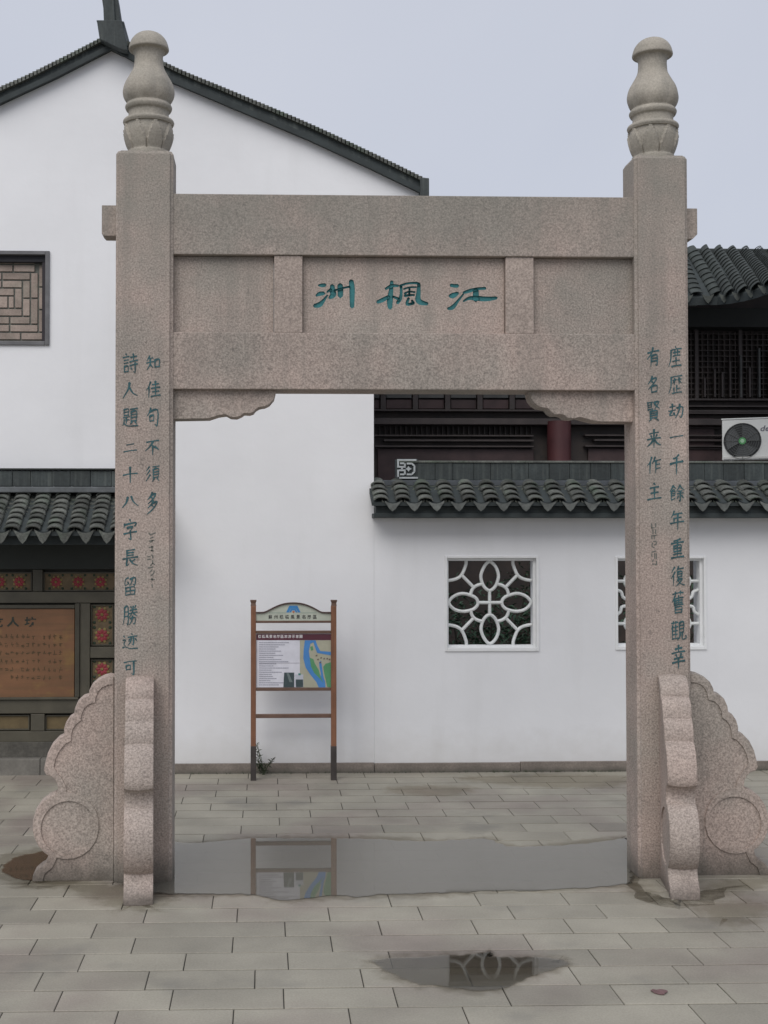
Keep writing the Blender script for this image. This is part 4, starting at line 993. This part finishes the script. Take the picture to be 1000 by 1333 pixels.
# roof: top edge level, eave swinging out and up to the right
def lerp(a, b_, t): return a+(b_-a)*t
T0, T1 = P(470, 324, 17.3), P(1150, 325, 17.3)
def Ept(px):                                          # eave line
    t = max(0, (px-930)/140); return P(px, 385-6*t-48*t*t, 16.3-2.4*t)
def Tpt(px): return P(px, 326, 17.3)
eaves = []; cov2 = cover_tile_mesh('cover_tile', .078, .21, .014, mat('dark_roof_tile', (.04, .048, .045), .85, (.7, 1.3), 9, 5, rnd=.2))  # hall roof tiles have a darker, greener tone
bm = bmesh.new(); prev = None; cols = []
px = 470
while px < 1130:
    sk = 0 if px < 840 else min(1, (px-840)/60)*34
    cols.append((Tpt(px), Ept(px+sk))); px += 17.2
for (a, b_), (c, d) in zip(cols, cols[1:]):
    vs = [bm.verts.new(v) for v in (a+Vector((0, 0, -.03)), b_+Vector((0, 0, -.02)), d+Vector((0, 0, -.02)), c+Vector((0, 0, -.03)))]
    vs2 = [bm.verts.new(v.co-Vector((0, -.02, .1))) for v in vs]
    bm.faces.new(vs); bm.faces.new(vs2[::-1])
    bm.faces.new((vs[1], vs2[1], vs2[2], vs[2])); bm.faces.new((vs[0], vs[3], vs2[3], vs2[0]))
hr = from_bm('roof', bm, cornice, hall)
drip2 = drip_mesh('drip_tile', .15, .11, mat('weathered_drip', (.065, .072, .064), .85, (.7, 1.25), 20, rnd=.2))
for k, (a, b_) in enumerate(cols):
    u = (a-b_); ln = u.length; u.normalize()
    acr = (cols[min(k+1, len(cols)-1)][1]-cols[max(k-1, 0)][1]).normalized(); N = acr.cross(u).normalized(); X = u.cross(N)
    vis = k > 22; rows = max(4, int(ln/.125))
    if a.x < P(820, 326, 17.3).x: rows = 3
    for j in range(rows):
        p = b_+u*(ln*j/rows)+N*.03; uu = u*math.cos(.12)-N*math.sin(.12)
        o = place('cover_tile', cov2, hr, p, X, uu, X.cross(uu), .03)
        o.scale = (1, 2.2 if rows == 3 else 1, .75)
    if k+1 < len(cols):
        m_ = (b_+cols[k+1][1])/2; place('drip_tile', drip2, hr, m_+Vector((0, -.03, 0)), acr, Vector((0, 1, 0)), Vector((0, 0, 1)), .05)
box('ridge', T0.x, T1.x, 17.3, 17.5, T0.z-.12, T0.z+.045, tile_dk, hr, .02)
hb('eave_beam', 440, 1200, 400, 425, -.2, .3, plain('eave_beam_timber', (.02, .022, .02)))
pbox('gutter_outlet', 893, 909, 392, 397, YH-.6, .1, plain('pale_pipe', (.30, .33, .32)), hall, .01)

# air conditioner
ac = thing('air_conditioner', 'white air conditioner outdoor unit with round grey fan on the dark hall', 'air conditioner', tuple(P(980, 600, 16.6)))
YA = 16.6; acm = mat('white_casing', (.62, .63, .61), .45, (.93, 1.04), 5)
A0, A1 = P(940, 570, YA), P(1026, 570, YA-.35); zA0, zA1 = P(940, 599.5, YA).z, P(940, 547, YA).z
dirA = (A1-A0); dirA.z = 0; LA_ = dirA.length; dirA.normalize(); nA = Vector((0, 0, 1)).cross(dirA)   # nA points away
def AL(u_, d_, z): return A0.x*Vector((1, 0, 0))+Vector((0, A0.y, 0)) + dirA*u_ + nA*d_ + Vector((0, 0, z))
def acbox(name, u0, u1, d0, d1, z0, z1, m, bevel=.006):
    bm = bmesh.new(); vs = bx(bm, 0, 1, 0, 1, 0, 1)
    for v in vs: v.co = AL(lerp(u0, u1, v.co.x), lerp(d0, d1, v.co.y), lerp(z0, z1, v.co.z))
    return from_bm(name, bm, m, ac, bevel=bevel)
hA = zA1-zA0
acbox('casing', 0, LA_, 0, .3, zA0, zA1, acm, .012)
acbox('top_lid', -.008, LA_+.008, -.008, .308, zA1+.001, zA1+.02, acm, .006)
acbox('base_rail', .02, LA_-.02, -.01, -.001, zA0+.012, zA0+.045, plain('casing_grey', (.5, .5, .48)), .003)  # rail slightly greyer than the casing
cu, cz = (965.5-940)/FPX*YA*1.0, zA0+hA*.47; fr_ = 23.3/FPX*YA
bm = bmesh.new(); 
ring = [AL(cu+fr_*math.cos(a*math.tau/40), -.002, cz+fr_*math.sin(a*math.tau/40)) for a in range(40)]
f_ = bm.faces.new([bm.verts.new(p) for p in ring]); from_bm('fan_opening', bm, plain('fan_dark', (.03, .032, .034)), ac, recalc=False)
bm = bmesh.new()
for k in range(3):
    for j in range(7):
        a0_, a1_ = k*math.tau/3+j*.25*.9, k*math.tau/3+(j+1)*.25*.9
        vs = [bm.verts.new(AL(cu+r_*math.cos(a), -.006-.003*(j+i_)/7, cz+r_*math.sin(a))) for i_, (r_, a) in enumerate(((fr_*.22, a0_), (fr_*.9, a0_), (fr_*.9, a1_), (fr_*.22, a1_)))]
        bm.faces.new(vs)
from_bm('fan_blade', bm, plain('fan_grey', (.085, .09, .092), .5), ac)
gm = plain('guard_wire', (.10, .105, .1), .4)
bm = bmesh.new()
for k in range(1, 9):
    r_ = fr_*k/8; tube(bm, [AL(cu+r_*math.cos(a*math.tau/30), -.02, cz+r_*math.sin(a*math.tau/30)) for a in range(30)], .0028, 4, True)
for k in range(12):
    a = k*math.tau/12; tube(bm, [AL(cu+fr_*.1*math.cos(a), -.019, cz+fr_*.1*math.sin(a)), AL(cu+fr_*math.cos(a), -.019, cz+fr_*math.sin(a))], .003, 4)
from_bm('fan_guard', bm, gm, ac)
bm = bmesh.new(); 
for rr, y, mi in ((.2, -.024, 0), (.11, -.026, 1)):
    f_ = bm.faces.new([bm.verts.new(AL(cu+fr_*rr*math.cos(a*math.tau/20), y, cz+fr_*rr*math.sin(a*math.tau/20))) for a in range(20)]); f_.material_index = mi
from_bm('hub_badge', bm, [plain('badge_green', (.08, .26, .10)), plain('badge_pale', (.3, .48, .32))], ac, recalc=False)
me = text_mesh('dea', 1); 
hh = .105
for v in me.vertices: v.co = AL(.475+v.co.x*hh*1.15+v.co.y*hh*.25, -.004, zA0+hA*.70+v.co.y*hh) 
me.materials.clear(); me.materials.append(plain('logo_grey', (.12, .12, .15)))
c_ = sum((v.co for v in me.vertices), Vector())/len(me.vertices)
for v in me.vertices: v.co -= c_
link('logo', me, ac, c_)
for u_ in (.12, LA_-.15): acbox('bracket', u_-.02, u_+.02, -.03, .7, zA0-.05, zA0-.001, plain('bracket_steel', (.08, .08, .08)), .004)

# ================================================================== INFORMATION BOARD
sg = thing('information_board', 'brown wooden information board with map and text on two posts before white wall', 'information board', tuple(G(382, 1016)))
YS = G(382, 1016).y
def sb(name, px0, px1, py0, py1, dy, dep, m, parent=sg, bv=.003): return pbox(name, px0, px1, py0, py1, YS+dy, dep, m, parent, bv)
def spost(x0, x1):
    p = sb('post', x0, x1, 789, 1016.5, 0, .055, wood_sign)
    c = (x0+x1)/2
    Yc = YS+.0275; q = [P(c, y, Yc) for y in (789, 787.5, 785, 782.5, 781)]; rs = [.024, .022, .020, .026, .027]
    bm = bmesh.new(); rings = []
    for v, r_ in zip(q, rs): rings.append([bm.verts.new((v.x+sx*r_, Yc+sy*r_, v.z)) for sx, sy in ((-1, -1), (1, -1), (1, 1), (-1, 1))])
    for a, b_ in zip(rings, rings[1:]):
        for i in range(4): bm.faces.new((a[i], a[(i+1) % 4], b_[(i+1) % 4], b_[i]))
    bm.faces.new(rings[-1]); bm.faces.new(rings[0][::-1])
    from_bm('post_cap', bm, wood_rail, p)
    sb('post_sleeve', x0-.25, x1+.25, 971.5, 1017, -.003, .061, sleeve, p, .002)
spost(326.6, 333.3); spost(431.2, 438.2)
for y0, y1, nm_ in ((821.2, 825, 'rail'), (895.2, 899.3, 'rail'), (929.8, 934.7, 'rail'), (808, 811, 'rail')):
    sb(nm_, 333.4, 431.1, y0, y1, .01, .035, wood_rail)
hp = [(333.5,798.5),(340,798.5),(344.5,798),(350,795.5),(360,790.5),(370,787.2),(382,786),(394,787.2),(404,790.5),(412,794.5),(418,797.8),(423,798.5),(431,798.5)]
def sq(x, y, Y): q = P(x, y, Y); return (q.x, q.z)
bm = bmesh.new(); hs = spline([sq(x, y, YS+.015) for x, y in hp], 3)
prism(bm, hs+[sq(431, 808, YS+.015), sq(333.5, 808, YS+.015)], YS+.015, YS+.03)
head = from_bm('header_panel', bm, plain('pale_header', (.48, .51, .43)), sg)
bm = bmesh.new(); prism(bm, hs+[(x, z+.012) for x, z in hs[::-1]], YS+.005, YS+.04); from_bm('header_rail', bm, plain('dark_rail', (.075, .045, .04)), sg)
pr = {}
def pm(n, c):
    if n not in pr: pr[n] = plain('print_'+n, c, .45, .5)
    return pr[n]
def flat(name, pts, off, m, parent):
    q = [P(x, y, YS+off) for x, y in pts]; tr = tessellate_polygon([[Vector((v.x, v.z, 0)) for v in q]])
    return build(name, [tuple(v) for v in q], flip([tuple(v) for v in q], [tuple(t) for t in tr]), m, parent)
def arcb(r0, r1, y1=797.3): # trapezoid arch emblem
    return [(382-r1, y1), (382-r1*.55, y1-r1*.95), (382+r1*.55, y1-r1*.95), (382+r1, y1), (382+r0, y1), (382+r0*.5, y1-r0*.85), (382-r0*.5, y1-r0*.85), (382-r0, y1)]
flat('emblem', arcb(6.2, 9.4), .0135, pm('blue', (.05, .23, .52)), head); flat('emblem', arcb(3.2, 5.4), .0135, pm('blue', (0, 0, 0)), head)
flat('emblem', [(380.3, 796), (382, 798.2), (384, 796), (382, 795.4)], .013, pm('orange', (.5, .12, .05)), head)
flat('header_line', [(350, 797.6), (372, 797.6), (372, 798), (350, 798)], .0138, pm('linegreen', (.18, .30, .26)), head); flat('header_line', [(392, 797.6), (412, 797.6), (412, 798), (392, 798)], .0138, pm('linegreen', (0,0,0)), head)
ink = plain('header_ink', (.05, .05, .05))
for i, ch in enumerate('蘇州楓橋風景名勝區'):
    x = 352+7.25*i; put_text('character', ch, x-2.4, x+2.4, 800.5, 805.6, YS+.0135, ink, head)
board = sb('board', 333.5, 431, 825.2, 895, .018, .014, plain('board_white', (.70, .70, .76)))
flat('title_band', [(333.6, 825.4), (430.9, 825.4), (430.9, 833.3), (333.6, 833.3)], .0165, pm('maroon', (.10, .025, .04)), board)
wt = plain('title_white', (.75, .72, .72))
for i, ch in enumerate('楓橋風景名勝區旅游示意圖'):
    x = 338+4.9*i; put_text('character', ch, x-2, x+2, 826.4, 830.6, YS+.015, wt, board)
flat('map_ground', [(390.5, 833.5), (430.9, 833.5), (430.9, 894.9), (390.5, 894.9)], .0165, pm('mapbeige', (.42, .41, .31)), board)
flat('map_river', [(397,833.6),(395.5,845),(395,857),(398,869),(404,878),(412,888),(415,894.8),(424,894.8),(423,886),(415,876),(408,866),(403.5,857),(402,848),(404,838),(408,836),(411,845),(413,850),(430.8,853),(430.8,848.5),(417,847.5),(413,840),(411,833.6)], .015, pm('river', (.07, .24, .56)), board)
flat('map_river', [(415.5,862),(418,860),(419.5,870),(421,880),(423,888),(420,888),(418,878),(416,868)], .0153, pm('river', (0,0,0)), board)
flat('map_park', [(403,856),(408,858),(410,864),(415,872),(417,880),(421,889),(417,884),(409,876),(405,868)], .0145, pm('green', (.10, .30, .14)), board)
flat('map_park', [(421,868),(424,864),(430.8,862),(430.8,894.8),(426,894),(424,884),(422,876)], .0145, pm('green', (0,0,0)), board)
flat('map_park', [(404,842),(407,841),(408,846),(405,847)], .0145, pm('green', (0,0,0)), board)
for x, y in ((413, 858), (417, 856), (421, 857), (425, 857), (428, 858), (416, 862), (411, 853)):
    flat('map_building', [(x, y), (x+2, y-.8), (x+2.2, y+1), (x+.2, y+1.6)], .014, pm('mapbrown', (.16, .12, .10)), board)
flat('photo', [(370, 875.5), (383, 875.5), (383, 894.6), (369, 894.6)], .015, pm('photodark', (.05, .075, .08)), board)
flat('photo', [(384.5, 878), (395, 878), (395, 894.6), (384.5, 894.6)], .015, pm('photopale', (.5, .52, .58)), board)
flat('photo_detail', [(385, 884.5), (394.6, 884.5), (394.6, 894.4), (385.4, 894.4)], .0145, pm('photodark', (0,0,0)), board)
flat('photo_detail', [(373, 876), (376, 876), (381, 888), (377, 888)], .0145, pm('photomid', (.16, .2, .2)), board)
flat('photo_detail', [(388.5, 876.5), (391.5, 876.5), (391.5, 879), (388.5, 879)], .0145, pm('teal', (.05, .22, .2)), board)
vs, fs = [], []
for i in range(21):
    y = 836.5+i*2.75; xe_ = R.uniform(352, 378) if y < 872 else R.uniform(350, 368)
    x = 337.5
    while x < xe_:
        ln = R.uniform(1.2, 3.2)
        stroke_faces(vs, fs, [(x, y, .75), (x+ln, y, .75)], lambda a, b_: tuple(P(a, b_, YS+.0155)), 1); x += ln+R.uniform(.35, .7)
build('text_lines', vs, flip(vs, fs), plain('print_grey', (.30, .30, .36)), board)
flat('rule', [(337, 862.9), (390, 862.9), (390, 863.3), (337, 863.3)], .0154, pm('rule', (.3, .28, .32)), board)

# ================================================================== PLANTS AND SMALL THINGS
leaf_ms = [mat('weed_leaf', (.055, .075, .04), .7, (.7, 1.3), 20), mat('shrub_leaf', (.035, .085, .045), .6, (.6, 1.4), 8)]
def leaf(bm, p, d, ln, wd):
    d = d.normalized(); s_ = d.cross(Vector((R.uniform(-.3, .3), R.uniform(-.3, .3), 1))).normalized()*wd/2; m_ = p+d*ln*.5+Vector((0, 0, .08*ln))
    vs = [bm.verts.new(v) for v in (p, m_+s_, p+d*ln-Vector((0, 0, .12*ln)), m_-s_)]; bm.faces.new(vs)
weed = thing('weed_plant', 'small leafy weed growing at the foot of the information board', 'weed', tuple(G(344, 1006)))
g0 = G(343, 1007); g0.y = YW-.09
bm = bmesh.new(); stem = bmesh.new()
for k in range(9):
    a = R.uniform(0, math.tau); top_ = g0+Vector((R.uniform(-.09, .09), R.uniform(-.05, .03), R.uniform(.08, .2) if k > 1 else .27))
    tube(stem, [g0+Vector((R.uniform(-.01, .01), 0, 0)), (g0+top_)/2+Vector((R.uniform(-.02, .02), 0, .01)), top_], .0022, 4)
    for j in range(14):
        t = R.uniform(.15, 1); p = g0.lerp(top_, t); leaf(bm, p, Vector((R.uniform(-1, 1), R.uniform(-1, .6), R.uniform(-.2, .9))), R.uniform(.02, .05), .014)
from_bm('stem', stem, leaf_ms[0], weed); from_bm('leaves', bm, leaf_ms[0], weed, recalc=False)
# moss and grass tufts in the joint at the wall foot
bm = bmesh.new()
for k in range(420):
    x = R.uniform(PX(226, YW), PX(1000, YW)); 
    if R.random() > .3 and not (PX(630, YW) < x < PX(800, YW)) : continue
    p = Vector((x, YW-.035-abs(R.gauss(0, .012)), 0)); h = R.uniform(.008, .028)
    vs = [bm.verts.new(v) for v in (p+Vector((-.003, 0, 0)), p+Vector((.003, 0, 0)), p+Vector((R.uniform(-.012, .012), R.uniform(-.01, 0), h)))]; bm.faces.new(vs)
o = from_bm('wall_foot_grass', bm, mat('foot_grass', (.05, .065, .035), .8), recalc=False); tag(o, 'thin tufts of grass along the foot of the white wall', 'grass', kind='stuff')
# shrubs seen through the pierced windows
for i, (px, Y, lab) in enumerate(((612, 12.9, 'dark leafy shrub behind the left pierced window of the garden wall'), (668, 13.3, 'dark leafy shrub behind the right half of the full lattice window'), (850, 13.0, 'dark leafy shrub behind the window beside the right pillar'))):
    g_ = Vector((PX(px, Y), Y, 0)); sh = thing('shrub', lab, 'shrub', tuple(g_), 'shrubs behind the garden wall')
    bm = bmesh.new(); st = bmesh.new()
    for k in range(7):
        tp = g_+Vector((R.uniform(-.5, .5), R.uniform(-.3, .3), R.uniform(1.0, 1.75))); tube(st, [g_+Vector((R.uniform(-.05, .05), 0, 0)), (g_+tp)/2+Vector((R.uniform(-.1, .1), 0, .1)), tp], .01, 5)
        for j in range(150):
            p = g_.lerp(tp, R.uniform(.3, 1.05))+Vector((R.gauss(0, .14), R.gauss(0, .14), R.gauss(0, .12))); leaf(bm, p, Vector((R.uniform(-1, 1), R.uniform(-1, 1), R.uniform(-.6, .5))), R.uniform(.06, .11), .03)
    from_bm('stem', st, dwood, sh); from_bm('foliage', bm, leaf_ms[1], sh, recalc=False)
# flattened reddish scrap on the paving
c0 = G(859, 1292); vs = []
N = 14
for k in range(N):
    a = k*math.tau/N; r_ = .034*(1+.18*math.sin(3*a)+R.uniform(-.08, .08)); vs.append((c0.x+r_*math.cos(a)*1.0, c0.y+r_*.95*math.sin(a), .003+R.uniform(0, .004)))
vs.append((c0.x, c0.y, .008))
fs = [(k, (k+1) % N, N) for k in range(N)]
vs += [(v[0], v[1], v[2]-.002) for v in vs[:N]]; fs += [(k, k+N+1, (k+1) % N+N+1, (k+1) % N) for k in range(N)]
o = build('fallen_leaf', vs, fs, mat('reddish_leaf', (.15, .085, .085), .7, (.8, 1.2), 40)); tag(o, 'small flattened reddish brown leaf lying on the paving at right', 'leaf')
